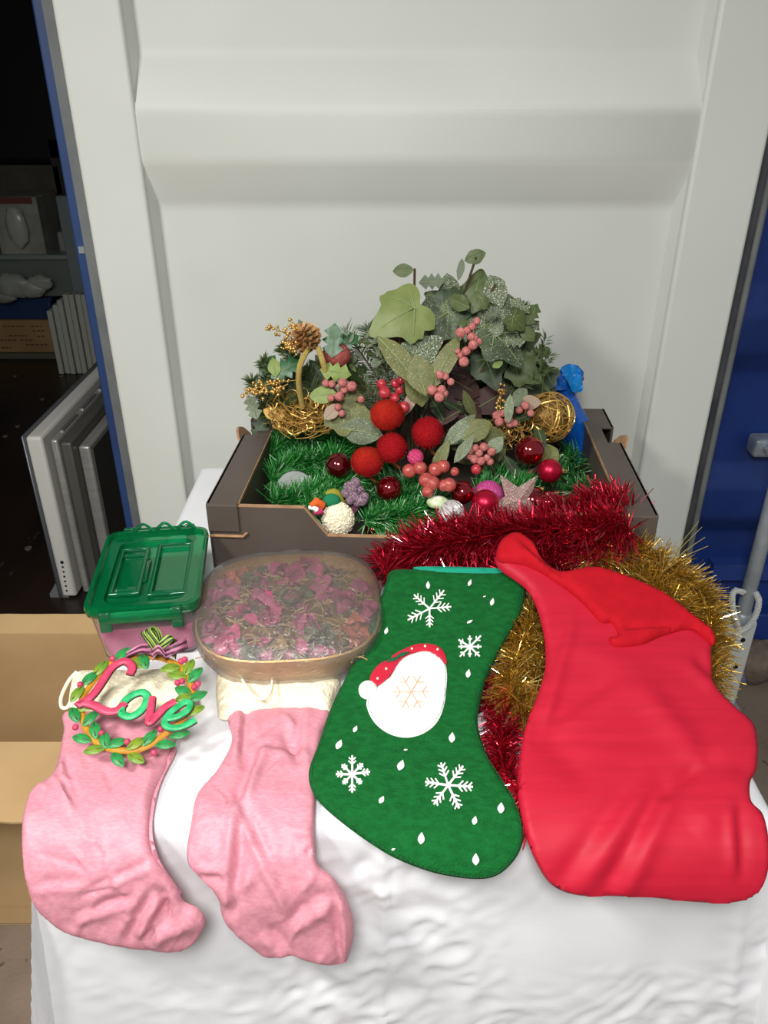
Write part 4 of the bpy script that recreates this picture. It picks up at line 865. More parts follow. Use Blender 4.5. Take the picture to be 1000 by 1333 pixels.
# silver thread ball and white-green piece
tb = at_y(588, 668, 1.015); tbt = thing('thread_ball', tb, 'white and silver thread ball with lime top left of the red baubles', 'ornament'); r = 17 / ppm(tb); m = MB()
m.sphere(tb, r * .93, 16, 12); m.build('core', mat('grey_rose_core', '#a98f92', .6), tbt); m = MB()
for i in range(30):
    u = (Vector((.6, .1, .7)) + Vector([random.gauss(0, .25) for _ in range(3)])).normalized(); v = u.orthogonal().normalized(); w_ = u.cross(v); off = random.uniform(-.9, .9); rr = r * math.sqrt(1 - off * off)
    m.tube([tb + u * off * r + v * rr * math.cos(a) + w_ * rr * math.sin(a) for a in np.linspace(0, 6.283, 17)], .0008, 4)
m.build('winding', mat('silver_thread', '#dcdad8', .35, metal=.4), tbt, kind='stuff')
m = MB(); q = at_y(570, 654, 1.03); m.sphere(q, .012, 12, 8, sq=(1.4, 1, .8)); m.build('lime_cap', mat('lime_felt', '#8fae3a', .8, var='#f0f0e6', vscale=60), tbt)
# blue wrapper standing in the back right corner
def z5b(x, y): return (620 + x / 4.1667, 460 + y / 4.1667)
wp = [((755, 600), 20, 1.345), ((735, 575), 21, 1.35), (z5b(560, 440), 19, 1.355), (z5b(535, 340), 14.5, 1.36), (z5b(515, 270), 12, 1.36), (z5b(500, 235), 11.5, 1.36), (z5b(490, 190), 14, 1.36), (z5b(495, 140), 19, 1.355), (z5b(510, 100), 17, 1.355), (z5b(515, 66), 9, 1.355)]
wp = [(q[0], q[1], 1.318 if k < 5 else 1.325) for k, q in enumerate(wp)]; wp[0] = ((754, 598), 16, 1.31); wp[1] = ((752, 578), 18, 1.315)
wr = thing('blue_wrapper', at_y(758, 590, 1.35), 'twisted shiny blue plastic wrapper standing in the back right corner of the tray', 'wrapper')
rings = []; P = smooth_path([tuple(at_y(q[0][0], q[0][1], q[2])) for q in wp], 34); Rr = smooth_path([(q[1],) for q in wp], 34)
for i, (p, r) in enumerate(zip(P, Rr)):
    R = r[0] / ppm(p); rings.append([tuple(Vector(p) + Vector((R * math.cos(a), R * .55 * math.sin(a), 0)) * (1 + .16 * noise.noise((math.cos(a) * 2.2, math.sin(a) * 2.2, i * .33)) + .09 * math.sin(5 * a + i * .3)) + Vector((0, 0, .003 * noise.noise((a, i * .5, 3))))) for a in np.linspace(0, 2 * math.pi, 29)[:-1]])
blue_film = mat('blue_film', '#0b60c0', .10, var='#0a4fae', vscale=25, coat=.8, spec=.9, bump=1, bscale=55)
m = MB(); m.loft(rings); m.build('roll', blue_film, wr)
fl = [z5b(*q) for q in ((465, 80), (520, 64), (560, 85), (580, 190), (550, 212), (520, 205), (500, 160), (480, 130))]
m = MB(); P2, T2 = fill([tuple(p) for p in smooth_path(fl, 40, True)], 4)
top = [at_y(x, y, 1.300 + .004 * noise.noise((x / 9, y / 9, 1)) + .003 * math.sin((x + y * .4) * .5)) for x, y in P2]; n_ = len(top)
m.add(top + [v + Vector((0, .004, 0)) for v in top], [tuple(f) for f in T2] + [tuple(i + n_ for i in f[::-1]) for f in T2]); m.build('top_flap', mat('bright_blue_film', '#1f95ea', .12, var='#1580d6', vscale=25, coat=.8, spec=.9, bump=1, bscale=55), wr)
fl = [z5b(*q) for q in ((400, 145), (440, 112), (475, 125), (490, 190), (440, 200), (415, 180))]
m = MB(); P2, T2 = fill([tuple(p) for p in smooth_path(fl, 30, True)], 4); top = [at_y(x, y, 1.306 + .004 * noise.noise((x / 7, y / 7, 5))) for x, y in P2]; n_ = len(top)
m.add(top + [v + Vector((0, .004, 0)) for v in top], [tuple(f) for f in T2] + [tuple(i + n_ for i in f[::-1]) for f in T2]); m.build('side_flap', blue_film, wr)

# ------------------------------------------------------------------ potpourri bowl
bowl_c = Vector((0, 0, 0)); pf, pb = at_z(375, 862, .785), at_z(390, 722, .785)
by = (pf.y + pb.y) / 2; bx = at_z(374, 800, .785).x; hw, hd = .116, (pb.y - pf.y) / 2
def squircle(rx, ry, z, n=56, e=3.0, cx=bx, cy=by, rot=math.radians(4)):
    o = []
    for k in range(n):
        a = 2 * math.pi * k / n; c, s = math.cos(a), math.sin(a); q = (abs(c) ** e + abs(s) ** e) ** (-1 / e); x, y = rx * c * q, ry * s * q
        o.append((cx + x * math.cos(rot) - y * math.sin(rot), cy + x * math.sin(rot) + y * math.cos(rot), z))
    return o
pot = thing('potpourri_bowl', (bx, by, .7235), 'square gold bowl of pink potpourri wrapped in clear film', 'bowl')
gold_bowl = mat('antique_gold_lacquer', '#d0a562', .38, metal=.45, var='#bd9150', vscale=15, bump=.05, bscale=80)
m = MB(); m.loft([squircle(hw * .62, hd * .62, .7235), squircle(hw * .72, hd * .72, .726), squircle(hw * .88, hd * .88, .745), squircle(hw * .97, hd * .97, .768), squircle(hw, hd, .785), squircle(hw * .985, hd * .985, .7865), squircle(hw * .94, hd * .94, .768), squircle(hw * .80, hd * .80, .742), squircle(hw * .6, hd * .6, .735)])
m.build('bowl', gold_bowl, pot)
pet = {k: mat('petal_' + n, c, .7, var=v, vscale=40, bump=.3, bscale=120) for k, n, c, v in ((0, 'magenta', '#a8325e', '#c04f7c'), (1, 'rose', '#b95a7c', '#a04468'), (2, 'coral', '#c06a4a', '#a8503a'), (3, 'straw', '#a88a58', '#8a6c40'), (4, 'moss', '#56583a', '#6d6c48'), (5, 'brown', '#6b4a32', '#805c40'))}
def petal_mesh(mm, w, cup, seed):
    m = MB(); vs = []; nu, nv = 6, 5
    for j in range(nv + 1):
        for i in range(nu + 1):
            t = j / nv; x = (i / nu - .5) * w * math.sin(math.pi * (t * .9 + .08)) * 1.2; y = t - .5
            vs.append((x, y, cup * (4 * x * x / w / w + y * y * 1.5) * .5 + .06 * noise.noise((x * 4, y * 4, seed))))
    m.add(vs, [(j * (nu + 1) + i, j * (nu + 1) + i + 1, (j + 1) * (nu + 1) + i + 1, (j + 1) * (nu + 1) + i) for j in range(nv) for i in range(nu)]); return m.mesh('petal', mm)
PM = [[petal_mesh(pet[k], w, c, k * 3 + w) for (w, c) in ((.7, .6), (.5, .9))] for k in range(6)]
clumps = [(330, 800, 0, 24), (352, 815, 0, 22), (300, 830, 0, 20), (425, 780, 1, 22), (405, 745, 0, 22), (375, 752, 0, 20), (460, 825, 2, 16), (395, 825, 1, 14), (350, 855, 1, 18), (405, 850, 1, 16), (290, 775, 1, 18), (450, 790, 1, 20), (300, 755, 2, 20), (335, 760, 4, 18), (340, 790, 1, 16), (415, 830, 4, 14), (470, 765, 1, 18), (455, 850, 1, 16), (320, 845, 4, 14), (280, 820, 1, 16)]
def surf_z(x, y):
    q = ((x - bx) / hw) ** 2 + ((y - by) / hd) ** 2; return .772 + .020 * max(0, 1 - q)
np_ = 0
def put_petal(p, k, L):
    d = Vector((random.gauss(0, .5), random.gauss(0, .5), 1)).normalized()
    mtx = Matrix.Translation(p) @ d.to_track_quat('Z', 'Y').to_matrix().to_4x4() @ Matrix.Rotation(random.random() * 6.3, 4, 'Z') @ Matrix.Scale(L, 4)
    link('petal', PM[k][random.randrange(2)], pot, mtx)
for (px, py, k, r) in clumps:
    for i in range(6):
        p = at_z(px + random.gauss(0, r * .45), py + random.gauss(0, r * .35), .785); p.z = surf_z(p.x, p.y) + random.uniform(-.004, .006)
        if abs((p.x - bx) / hw) ** 3 + abs((p.y - by) / hd) ** 3 < .72: put_petal(p, k, random.uniform(.020, .032))
for i in range(130):
    p = Vector((bx + random.uniform(-hw, hw) * .9, by + random.uniform(-hd, hd) * .9, 0))
    if abs((p.x - bx) / hw) ** 3 + abs((p.y - by) / hd) ** 3 > .72: continue
    p.z = surf_z(p.x, p.y) + random.uniform(-.012, -.001); put_petal(p, random.choice((3, 4, 5, 3, 4, 1, 0, 5)), random.uniform(.016, .028))
m = MB()
for i in range(420):
    p = Vector((bx + random.uniform(-hw, hw) * .85, by + random.uniform(-hd, hd) * .85, 0)); p.z = surf_z(p.x, p.y) + random.uniform(-.004, .003); d = Vector((random.gauss(0, 1), random.gauss(0, 1), random.gauss(0, .3))).normalized() * random.uniform(.006, .014)
    m.tube([p - d, p + Vector((0, 0, .002)), p + d], random.uniform(.0006, .0014), 4)
m.build('dried_stalks', pet[3], pot, kind='stuff')
film = bpy.data.materials.new('clear_film'); film.use_nodes = True; nt = film.node_tree; N = nt.nodes; L = nt.links; N.clear()
out = N.new('ShaderNodeOutputMaterial'); mix = N.new('ShaderNodeMixShader'); tr = N.new('ShaderNodeBsdfTransparent'); gl = N.new('ShaderNodeBsdfGlossy'); gl.inputs['Roughness'].default_value = .22
fr = N.new('ShaderNodeLayerWeight'); fr.inputs['Blend'].default_value = .28; bp = N.new('ShaderNodeBump'); bp.inputs['Strength'].default_value = 1; bp.inputs['Distance'].default_value = .0042
nz = N.new('ShaderNodeTexNoise'); nz.inputs['Scale'].default_value = 110; nz.inputs['Detail'].default_value = 5; nz.inputs['Distortion'].default_value = 1.2; tc = N.new('ShaderNodeTexCoord')
mr = N.new('ShaderNodeMapRange'); mr.inputs[3].default_value = .10; mr.inputs[4].default_value = .8
L.new(tc.outputs['Object'], nz.inputs['Vector']); L.new(nz.outputs['Fac'], bp.inputs['Height']); L.new(bp.outputs[0], gl.inputs['Normal']); L.new(bp.outputs[0], fr.inputs['Normal']); L.new(fr.outputs['Fresnel'], mr.inputs[0]); L.new(mr.outputs[0], mix.inputs[0])
L.new(tr.outputs[0], mix.inputs[1]); L.new(gl.outputs[0], mix.inputs[2]); df = N.new('ShaderNodeBsdfDiffuse'); df.inputs[0].default_value = (.9, .82, .80, 1); mx2 = N.new('ShaderNodeMixShader'); mx2.inputs[0].default_value = .07; L.new(mix.outputs[0], mx2.inputs[1]); L.new(df.outputs[0], mx2.inputs[2]); L.new(mx2.outputs[0], out.inputs[0])
m = MB(); rings = []
for (s, z) in ((.80, .7275), (.93, .745), (1.015, .768), (1.03, .786), (1.0, .7935), (.86, .7995), (.66, .8055), (.44, .809), (.2, .811), (.02, .8115)):
    rings.append([tuple(Vector(v) + Vector((0, 0, .0035 * noise.noise((v[0] * 45, v[1] * 45, 2.0)) if s < 1 else 0)) + (Vector(v) - Vector((bx, by, z))) * (.02 * noise.noise((v[0] * 60, v[1] * 60, z * 60)))) for v in squircle(hw * s, hd * s, z, 84)])
m.loft(rings, cap0=False); m.build('wrapping_film', film, pot)

# ------------------------------------------------------------------ green lidded storage box
yaw = math.radians(7.5); LZ = .806
cen = (at_z(109, 794, LZ) + at_z(262, 785, LZ) + at_z(270, 690, LZ) + at_z(139, 695, LZ)) / 4
bw, bd = .0705, .098
store = thing('storage_box', (cen.x, cen.y, .7235), 'small clear box with green lid holding something pink at the left table end', 'box')
def rrect(hx, hy, r, z, n=6):
    o = []
    for (sx, sy, a0) in ((1, 1, 0), (-1, 1, 90), (-1, -1, 180), (1, -1, 270)):
        for k in range(n + 1):
            a = math.radians(a0 + 90 * k / n); x, y = sx * (hx - r) + r * math.cos(a), sy * (hy - r) + r * math.sin(a)
            o.append((cen.x + x * math.cos(yaw) - y * math.sin(yaw), cen.y + x * math.sin(yaw) + y * math.cos(yaw), z))
    return o
def loc(x, y, z): return Vector((cen.x + x * math.cos(yaw) - y * math.sin(yaw), cen.y + x * math.sin(yaw) + y * math.cos(yaw), z))
clear_p = mat('clear_plastic', '#f6eef2', .06, trans=.95, ior=1.25, spec=.5)
green_p = mat('green_translucent_plastic', '#14a866', .07, trans=.82, ior=1.3, coat=.4); green_d = mat('green_plastic', '#0c7a4c', .12, trans=.6, ior=1.3, coat=.4)
m = MB(); t = .0018
m.loft([rrect(bw * .84, bd * .86, .012, .7235), rrect(bw * .95, bd * .95, .014, LZ - .006), rrect(bw * .95 - t, bd * .95 - t, .013, LZ - .006), rrect(bw * .84 - t, bd * .86 - t, .011, .7235 + t)])
m.build('tub', clear_p, store)
m = MB(); m.loft([rrect(bw * .80, bd * .82, .012, .7265), rrect(bw * .88, bd * .88, .014, .762), rrect(bw * .86, bd * .86, .016, .768)]); m.build('pink_contents', mat('pink_tissue', '#e58fb0', .8, var='#c9638c', vscale=22, bump=.3, bscale=90), store)
m = MB(); m.loft([rrect(bw, bd, .018, LZ - .010), rrect(bw * 1.015, bd * 1.01, .019, LZ - .004), rrect(bw * 1.0, bd * 1.0, .018, LZ + .002), rrect(bw * .93, bd * .945, .016, LZ + .003), rrect(bw * .91, bd * .93, .015, LZ - .003), rrect(bw * .72, bd * .78, .015, LZ - .004), rrect(bw * .70, bd * .76, .014, LZ - .010), rrect(bw * .3, bd * .4, .012, LZ - .0105), rrect(bw * .04, bd * .04, .001, LZ - .0105)], cap0=False)
lid = m.build('lid', green_p, store); md = lid.modifiers.new('wall', 'SOLIDIFY'); md.thickness = .0014
for (x0, x1, y0, y1) in ((-.048, -.008, -.055, .060), (.002, .052, -.062, .066)):
    m = MB(); z0 = LZ - .0085; R = []
    for (e, h) in ((0, 0), (0, .004), (.002, .0052), (.005, .0052), (.006, .002)):
        R.append([loc(x, y, z0 + h) for x, y in ((x0 + e, y0 + e), (x1 - e, y0 + e), (x1 - e, y1 - e), (x0 + e, y1 - e))])
    m.loft(R, cap0=False, cap1=False); bevel(m.build('lid_rib', green_d, store), .001)
for (x, y, hx, hy) in ((-.028, -.040, .015, .004), (-.028, .046, .015, .004), (-.008, .004, .005, .026), (.027, -.052, .02, .003)):
    m = MB(); z0 = LZ - .0105; m.loft([[loc(x + sx * hx * k, y + sy * hy * k, z0 + h) for sx, sy in ((-1, -1), (1, -1), (1, 1), (-1, 1))] for k, h in ((1, 0), (1, .003), (.7, .0048))]); bevel(m.build('lid_rib', green_d, store), .001)
for s in (-1, 1):
    y = s * (bd + .006)
    m = MB(); m.loft([[loc(x, y + dy, z) for (dy, z) in ((-.004, LZ - .012), (.004, LZ - .012), (.005, LZ - .004), (0, LZ + .002), (-.005, LZ - .004))] for x in np.linspace(-.048, .048, 10)]); h = m.build('clip_handle', green_p, store)
    for sx in (-1, 1):
        m = MB(); m.loft([[loc(sx * .043 + dx, y + dy, z) for (dx, dy) in ((-.007, -.003), (.007, -.003), (.007, .003), (-.007, .003))] for z in (LZ - .026, LZ - .020, LZ + .003)]); bevel(m.build('clip', green_d, h), .0015)
for k in range(3):
    m = MB(); m.tube(smooth_path([loc(-.036 + .03 * k, bd - .004, LZ), loc(-.022 + .03 * k, bd + .004, LZ + .009), loc(-.008 + .03 * k, bd - .002, LZ + .001)], 10), .0022, 6); m.build('hinge_loop', green_p, store)

# ------------------------------------------------------------------ wreath with letters
tau = math.radians(15); wp0 = at_z(165, 985, .752); wn = Vector((0, -math.sin(tau), math.cos(tau)))
def wz(x, y, off=0): return at_plane(60 + x / 3.922, 670 + y / 3.922, wp0 + wn * off, wn)
wre = thing('love_wreath', wz(455, 960), 'painted wooden leaf wreath with striped bow and the word Love, lying on the pink stocking', 'wreath')
ochre = mat('ochre_paint', '#c58a1c', .5, var='#a87418', vscale=60, bump=.2, bscale=200); lg = mat('green_paint', '#1f7a3c', .4, var='#2c8f48', vscale=90, bump=.2, bscale=160); lg2 = mat('yellow_green_paint', '#7a8f22', .4, var='#5f8a2c', vscale=70, bump=.2, bscale=160); pinkp = mat('pink_paint', '#cc4868', .4, var='#b83658', vscale=70, bump=.2, bscale=160); emer = mat('emerald_paint', '#1a9a58', .35, var='#3dbb78', vscale=70, bump=.2, bscale=160); edge_m = mat('dark_wood_edge', '#4b2a1c', .6)
ringp = [(465, 728), (540, 727), (600, 735), (690, 780), (735, 850), (745, 940), (710, 1030), (620, 1110), (500, 1190), (400, 1205), (290, 1180), (215, 1110), (185, 1020), (180, 960), (200, 910), (260, 830), (330, 760), (400, 735)]
m = MB(); P = smooth_path([wz(*q) for q in ringp], 70, True); P.append(P[0]); P.append(P[1])
m.tube(P, .0038, 8, cap=False, flat=.7, up=wn); m.build('ring', ochre, wre)
def wleaf(x, y, mm, ang, L=104):
    c = wz(x, y, .003); ex = (wz(x + 10, y) - wz(x, y)); ey = (wz(x, y - 10) - wz(x, y)); s = 1 / 3.922 / ppm(c)
    a = math.radians(ang); u = (Vector((1, 0, 0)) * math.cos(a) + wn.cross(Vector((1, 0, 0))) * math.sin(a)).normalized(); l = L * s
    m = MB(); m.tube([c + u * l * (t - .5) + wn * .0015 * math.sin(3.14 * t) for t in np.linspace(0, 1, 9)], [max(.0004, l * .27 * math.sin(math.pi * (t * .93 + .04)) ** .7) for t in np.linspace(0, 1, 9)], 10, flat=.25, up=wn)
    lf = m.build('leaf', mm, wre); m = MB(); m.tube([c + u * l * (t - .5) + wn * (l * .068 + .0010) for t in (.1, .5, .88)], .0004, 4); m.build('vein', edge_m, lf)
for (x, y, k, a) in ((390, 715, 0, 60), (500, 750, 0, -60), (280, 785, 1, 65), (222, 838, 0, 55), (160, 915, 1, 70), (146, 1022, 0, 125), (228, 1040, 0, 60), (250, 1100, 0, 110), (182, 1145, 0, 165), (245, 1203, 1, 10), (300, 1150, 0, 110), (362, 1168, 0, 20), (365, 1250, 0, 135), (460, 1170, 1, 40), (458, 1245, 1, 155), (530, 1140, 0, 60), (610, 1175, 0, 0), (682, 1123, 0, 15), (760, 1002, 1, 30), (775, 930, 0, 35), (763, 818, 0, 60), (730, 780, 1, 75), (635, 785, 1, 10), (668, 822, 1, 170), (700, 903, 0, 150), (708, 935, 1, 20), (462, 762, 1, 150), (200, 985, 1, 20)):
    wleaf(x, y, lg2 if k else lg, a)
for (x, y) in ((340, 735), (175, 868), (150, 1085), (415, 1160), (550, 1215), (585, 1095), (690, 748), (708, 740), (672, 858), (695, 850), (757, 880), (775, 865), (285, 1115)):
    c = wz(x, y, .004); m = MB(); m.sphere(c, 17 / 3.922 / ppm(c), 10, 8); m.build('berry', pinkp, wre)
def letter(name, pts, mm, r, n=40, closed=False, mul=1):
    P = smooth_path([wz(x, y, .009) for x, y in pts], n, closed)
    if closed: P += P[:2]
    q = [r[min(len(r) - 1, int(i / len(P) * len(r)))] if isinstance(r, tuple) else r for i in range(len(P))]
    s = 1 / 3.922 / ppm(P[0]); m = MB(); m.tube(P, [x * s for x in q], 10, cap=not closed, flat=.42, up=wn); o = m.build(name, mm, wre)
    m = MB(); m.tube([Vector(p) - wn * .0022 for p in P], [x * s * 1.12 for x in q], 8, cap=not closed, flat=.25, up=wn); m.build('dark_edge', edge_m, o)
letter('letter_l', [(425, 815), (440, 780), (420, 752), (385, 748), (335, 780), (290, 845), (245, 910), (200, 950), (160, 970), (190, 958), (245, 972), (290, 995), (330, 1005), (370, 993), (400, 960)], pinkp, 21, 60)
letter('letter_o', [(385, 1010), (395, 960), (440, 920), (490, 905), (515, 925), (505, 970), (470, 1010), (425, 1030)], emer, 20, 44, True)
letter('letter_v', [(540, 930), (535, 980), (525, 1050), (535, 1055), (570, 1020), (610, 980), (660, 950)], pinkp, 20, 44)
letter('letter_e', [(620, 1040), (670, 1030), (720, 1000), (735, 968), (715, 955), (670, 980), (620, 1025), (605, 1065), (630, 1085), (680, 1085), (730, 1065), (762, 1045)], emer, 18, 60)
def ribbon(pts, w, ma, mb_, parent, wd):
    P = [Vector(p) for p in smooth_path(pts, 22)]; m = MB(); K = 10; n = len(P); vs = []
    for i, p in enumerate(P):
        ww = w[0] + (w[1] - w[0]) * i / (n - 1); d = Vector(wd).normalized()
        for k in range(K + 1): vs.append(p + d * ww * (k / K - .5) + wn * .0012 * math.sin(k * 1.9 + i * .2))
    for i in range(n - 1):
        for k in range(K): m.f.append((i * (K + 1) + k, i * (K + 1) + k + 1, (i + 1) * (K + 1) + k + 1, (i + 1) * (K + 1) + k)); m.mi.append(k % 2)
    m.v = [tuple(v) for v in vs]; o = m.build('bow_ribbon', [ma, mb_], parent); s = o.modifiers.new('cloth', 'SOLIDIFY'); s.thickness = .0006
gs_m = mat('green_stripe', '#8fb04a', .5, var='#a3c060', vscale=30); ds_m = mat('dark_stripe', '#3a3428', .5); ps_m = mat('pink_stripe', '#c27a98', .5, var='#b06888', vscale=30); ps2 = mat('plum_stripe', '#4a2434', .5)
ribbon([wz(570, 690, .012), wz(545, 650, .022), wz(510, 600, .024), wz(530, 585, .016), wz(560, 610, .008), wz(575, 680, .008)], (.012, .013), gs_m, ds_m, wre, wz(480, 640) - wz(560, 600))
ribbon([wz(575, 690, .012), wz(530, 690, .014), wz(480, 685, .010), wz(410, 715, .006)], (.019, .010), ps_m, ps2, wre, wz(480, 720) - wz(490, 650))
ribbon([wz(560, 690, .014), wz(600, 660, .020), wz(640, 628, .022), wz(655, 640, .014), wz(640, 720, .008)], (.010, .014), gs_m, ds_m, wre, wz(660, 690) - wz(600, 640))
ribbon([wz(600, 715, .012), wz(640, 695, .016), wz(690, 670, .016), wz(720, 650, .010)], (.013, .018), ps_m, ps2, wre, wz(690, 720) - wz(680, 650))
ribbon([wz(540, 720, .016), wz(575, 690, .020), wz(610, 720, .016)], (.014, .012), ps_m, ps2, wre, wz(580, 720) - wz(575, 660))

# ------------------------------------------------------------------ left of the table: open carton
kraft = mat('kraft_card', '#c6a577', .8, var='#bb996b', vscale=6, bump=.06, bscale=150)
CX0, CX1, CY0, CY1, CH = -1.02, -.440, .925, 1.215, .452
cart = thing('open_carton', ((CX0 + CX1) / 2, (CY0 + CY1) / 2, 0), 'empty open brown carton standing on the ground beside the table', 'box')
m = MB(); m.box(CX0, CX1, CY0, CY0 + .004, .002, CH); m.build('front_panel', kraft, cart, smooth=False)
m = MB(); m.box(CX0, CX1, CY1 - .004, CY1, .002, CH); m.build('back_panel', kraft, cart, smooth=False)
for x in (CX0, CX1 - .004):
    m = MB(); m.box(x, x + .004, CY0 + .004, CY1 - .004, .002, CH); m.build('side_panel', kraft, cart, smooth=False)
m = MB(); m.box(CX0, CX1, CY0, CY1, 0, .003); m.build('base_panel', kraft, cart, smooth=False)
def flap(y0, z0, y1, z1, torn=False):
    m = MB(); n = 26; t = .004; vs = []
    for i in range(n + 1):
        x = CX0 + (CX1 - CX0) * i / n; j = .003 * noise.noise((x * 30, y1, 0)) * (1 if torn else .3)
        ln_ = Vector((0, y1 - y0, z1 - z0)).normalized(); nn = Vector((0, -ln_.z, ln_.y)) * t
        a, b = Vector((x, y0, z0)), Vector((x, y1, z1)) + ln_ * j; vs += [a, b, b - nn, a - nn]
    m.add(vs, [(i * 4 + k, i * 4 + (k + 1) % 4, i * 4 + 4 + (k + 1) % 4, i * 4 + 4 + k) for i in range(n) for k in range(4)] + [(0, 1, 2, 3), (n * 4 + 3, n * 4 + 2, n * 4 + 1, n * 4)]); return m
flap(CY0 + .002, CH + .002, .778, CH - .004, True).build('front_flap', kraft, cart, smooth=False)
flap(CY1, CH, CY1 + .045, CH + .012).build('back_flap', kraft, cart, smooth=False)
m = MB(); m.tube([(CX0, CY0 - .001, .055), (CX1, CY0 - .001, .055)], .0012, 4); m.build('crease_line', mat('card_crease', '#a5855a', .9), cart)
m = MB()
for k in range(14):
    x = -.745 + k * .004; m.tube([(x, .780, CH - .006), (x + random.uniform(-.004, .004), .772 - random.random() * .008, CH - .008)], .0012, 3)
m.build('torn_fibres', mat('torn_card', '#cbb48e', .9), cart)

# ------------------------------------------------------------------ monitors leaning in the container
silver = mat('brushed_silver', '#c4c2bd', .35, metal=.5, var='#b6b4af', vscale=8, stretch=(1, 1, 12)); whitep = mat('white_plastic', '#dcd9d2', .35); scr = mat('dark_grey_panel', '#66655f', .35, metal=.2, var='#5c5b55', vscale=3); gap = mat('black_gap', '#1c1b1a', .6)
def mon(name, x0, x1, y0, y1, h, mm, label): return None
my0, mz = 1.757, FZ
mon1 = thing('flat_monitor', (-.85, 2.0, FZ), 'white-sided flat monitor on edge in the container, with a dotted rim', 'monitor', 'monitors left of the door')
m = MB(); m.box(-.873, -.866, my0, 2.42, FZ + .001, FZ + .475); bevel(m.build('glass_front', mat('steel_grey', '#7d8086', .35, metal=.5), mon1), .004)
m = MB(); m.box(-.866, -.826, my0 + .006, 2.41, FZ + .004, FZ + .470); body = bevel(m.build('white_body', whitep, mon1), .008, 3)
dm = MB(); dm.tube([(0, 0, 0), (0, -.0015, 0)], .0028, 8); dot = dm.mesh('vent_dot', gap)
for k in range(7): link('vent_dot', dot, body, Matrix.Translation((-.845 - .0008 * k, my0 + .0062, FZ + .115 - .015 * k)) @ Matrix.Scale(1.6 if k == 0 else 1, 4))
m = MB(); m.box(-.900, -.850, my0 + .01, my0 + .10, FZ, FZ + .012); m.add([(-.900, my0 + .01, FZ + .012), (-.874, my0 + .01, FZ + .012), (-.874, my0 + .01, FZ + .05), (-.900, my0 + .06, FZ + .012), (-.874, my0 + .06, FZ + .012), (-.874, my0 + .06, FZ + .05)], [(0, 1, 2), (5, 4, 3), (0, 2, 5, 3), (0, 3, 4, 1)]); m.build('stand_foot', mat('clear_grey_plastic', '#8a8c90', .3, trans=.3), mon1)
mon2 = thing('silver_monitor', (-.80, 2.0, FZ), 'silver computer screen with dark grey back on edge between white monitor and blue post', 'monitor', 'monitors left of the door')
m = MB(); m.box(-.818, -.800, my0 + .03, 2.36, FZ + .001, FZ + .452); bevel(m.build('rim', silver, mon2), .006, 3)
m = MB(); m.box(-.800, -.772, my0 + .04, 2.34, FZ + .004, FZ + .440); bevel(m.build('back_shell', scr, mon2), .006, 3)
m = MB(); y0, y1 = my0 + .075, 2.3; z0, z1 = FZ + .02, FZ + .415
m.box(-.772, -.742, y0, y1, z0, z1); bevel(m.build('raised_back', silver, mon2), .007, 3)
m = MB(); m.box(-.742, -.739, y0 + .012, y1 - .01, z0 + .01, z1 - .012); m.build('dark_panel', scr, mon2)
for a, b in ((1.84, 1.95), (1.99, 2.10), (2.14, 2.25)):
    m = MB(); m.box(-.812, -.803, a, b, FZ + .452, FZ + .456); m.build('top_vent', mat('pale_metal', '#b9bcc0'), mon2)

# ------------------------------------------------------------------ clutter at the back of the container
def bgbox(name, px0, px1, py0, py1, Y, depth, mm, label, cat, lidm=None, bv=.006, ground=False):
    a, b = at_y(px0, py1, Y), at_y(px1, py0, Y)
    if ground: a.z = FZ
    a.y = b.y = Y; t = thing(name, ((a.x + b.x) / 2, Y + depth / 2, a.z), label, cat)
    m = MB(); m.box(a.x, b.x, Y, Y + depth, a.z, b.z); bevel(m.build('body', mm, t), bv); return t, a, b
cy = 3.85
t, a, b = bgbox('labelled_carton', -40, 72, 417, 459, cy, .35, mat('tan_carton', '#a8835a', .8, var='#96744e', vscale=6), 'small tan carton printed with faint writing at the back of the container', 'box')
ink = mat('dark_print', '#5a4636', .9); m = MB()
for j, (q, w_) in enumerate(((424, (4, 30)), (424, (40, 54)), (430, (42, 55)), (436, (12, 36)), (442, (0, 20)), (442, (26, 38)), (448, (34, 60)), (452, (2, 14)), (437, (48, 56)))):
    x = w_[0]
    while x < w_[1]:
        l = random.uniform(2, 5); p0, p1 = at_y(x, q, cy - .001), at_y(x + l, q + 1.6, cy - .001); m.box(p0.x, p1.x, cy - .0015, cy - .0004, p1.z, p0.z); x += l + 1.5
m.build('writing', ink, t, smooth=False, kind='stuff')
m = MB(); m.box(a.x - .01, b.x + .02, cy - .01, cy + .36, FZ, a.z - .001); tag(m.build('pallet_board', mat('grey_board', '#5c5a50', .8)), 'flat grey board under the tan printed carton', 'board')
t, a, b = bgbox('blue_bin', -40, 64, 388, 416, cy + .02, .33, mat('dark_blue_plastic', '#223a63', .4), 'dark blue plastic bin on the tan carton in the container', 'bin')
m = MB(); m.box(a.x - .01, b.x + .012, cy + .008, cy + .36, b.z - .014, b.z + .004); m.build('rim', mat('dark_blue_plastic', '#223a63'), t)
crate_m = mat('cloudy_plastic', '#8d938c', .3, trans=.35, ior=1.2)
t, a, b = bgbox('clear_crate', -40, 92, 338, 386, cy + .02, .30, crate_m, 'cloudy plastic crate of white bags on the blue bin', 'crate')
m = MB(); m.box(a.x - .01, b.x + .01, cy, cy + .33, b.z, b.z + .025); bevel(m.build('lid', mat('grey_lid_plastic', '#85908e', .35), t), .008)
m = MB()
for (px, py, r) in ((15, 372, 22), (38, 376, 17), (52, 368, 14), (5, 385, 14)):
    c = at_y(px, py, cy - .05); m.sphere(c, r / ppm(c), 18, 12, sq=(1.2, .35, .7), fn=lambda d: 1 + .22 * noise.noise(d * 3 + Vector((px, 0, 0))))
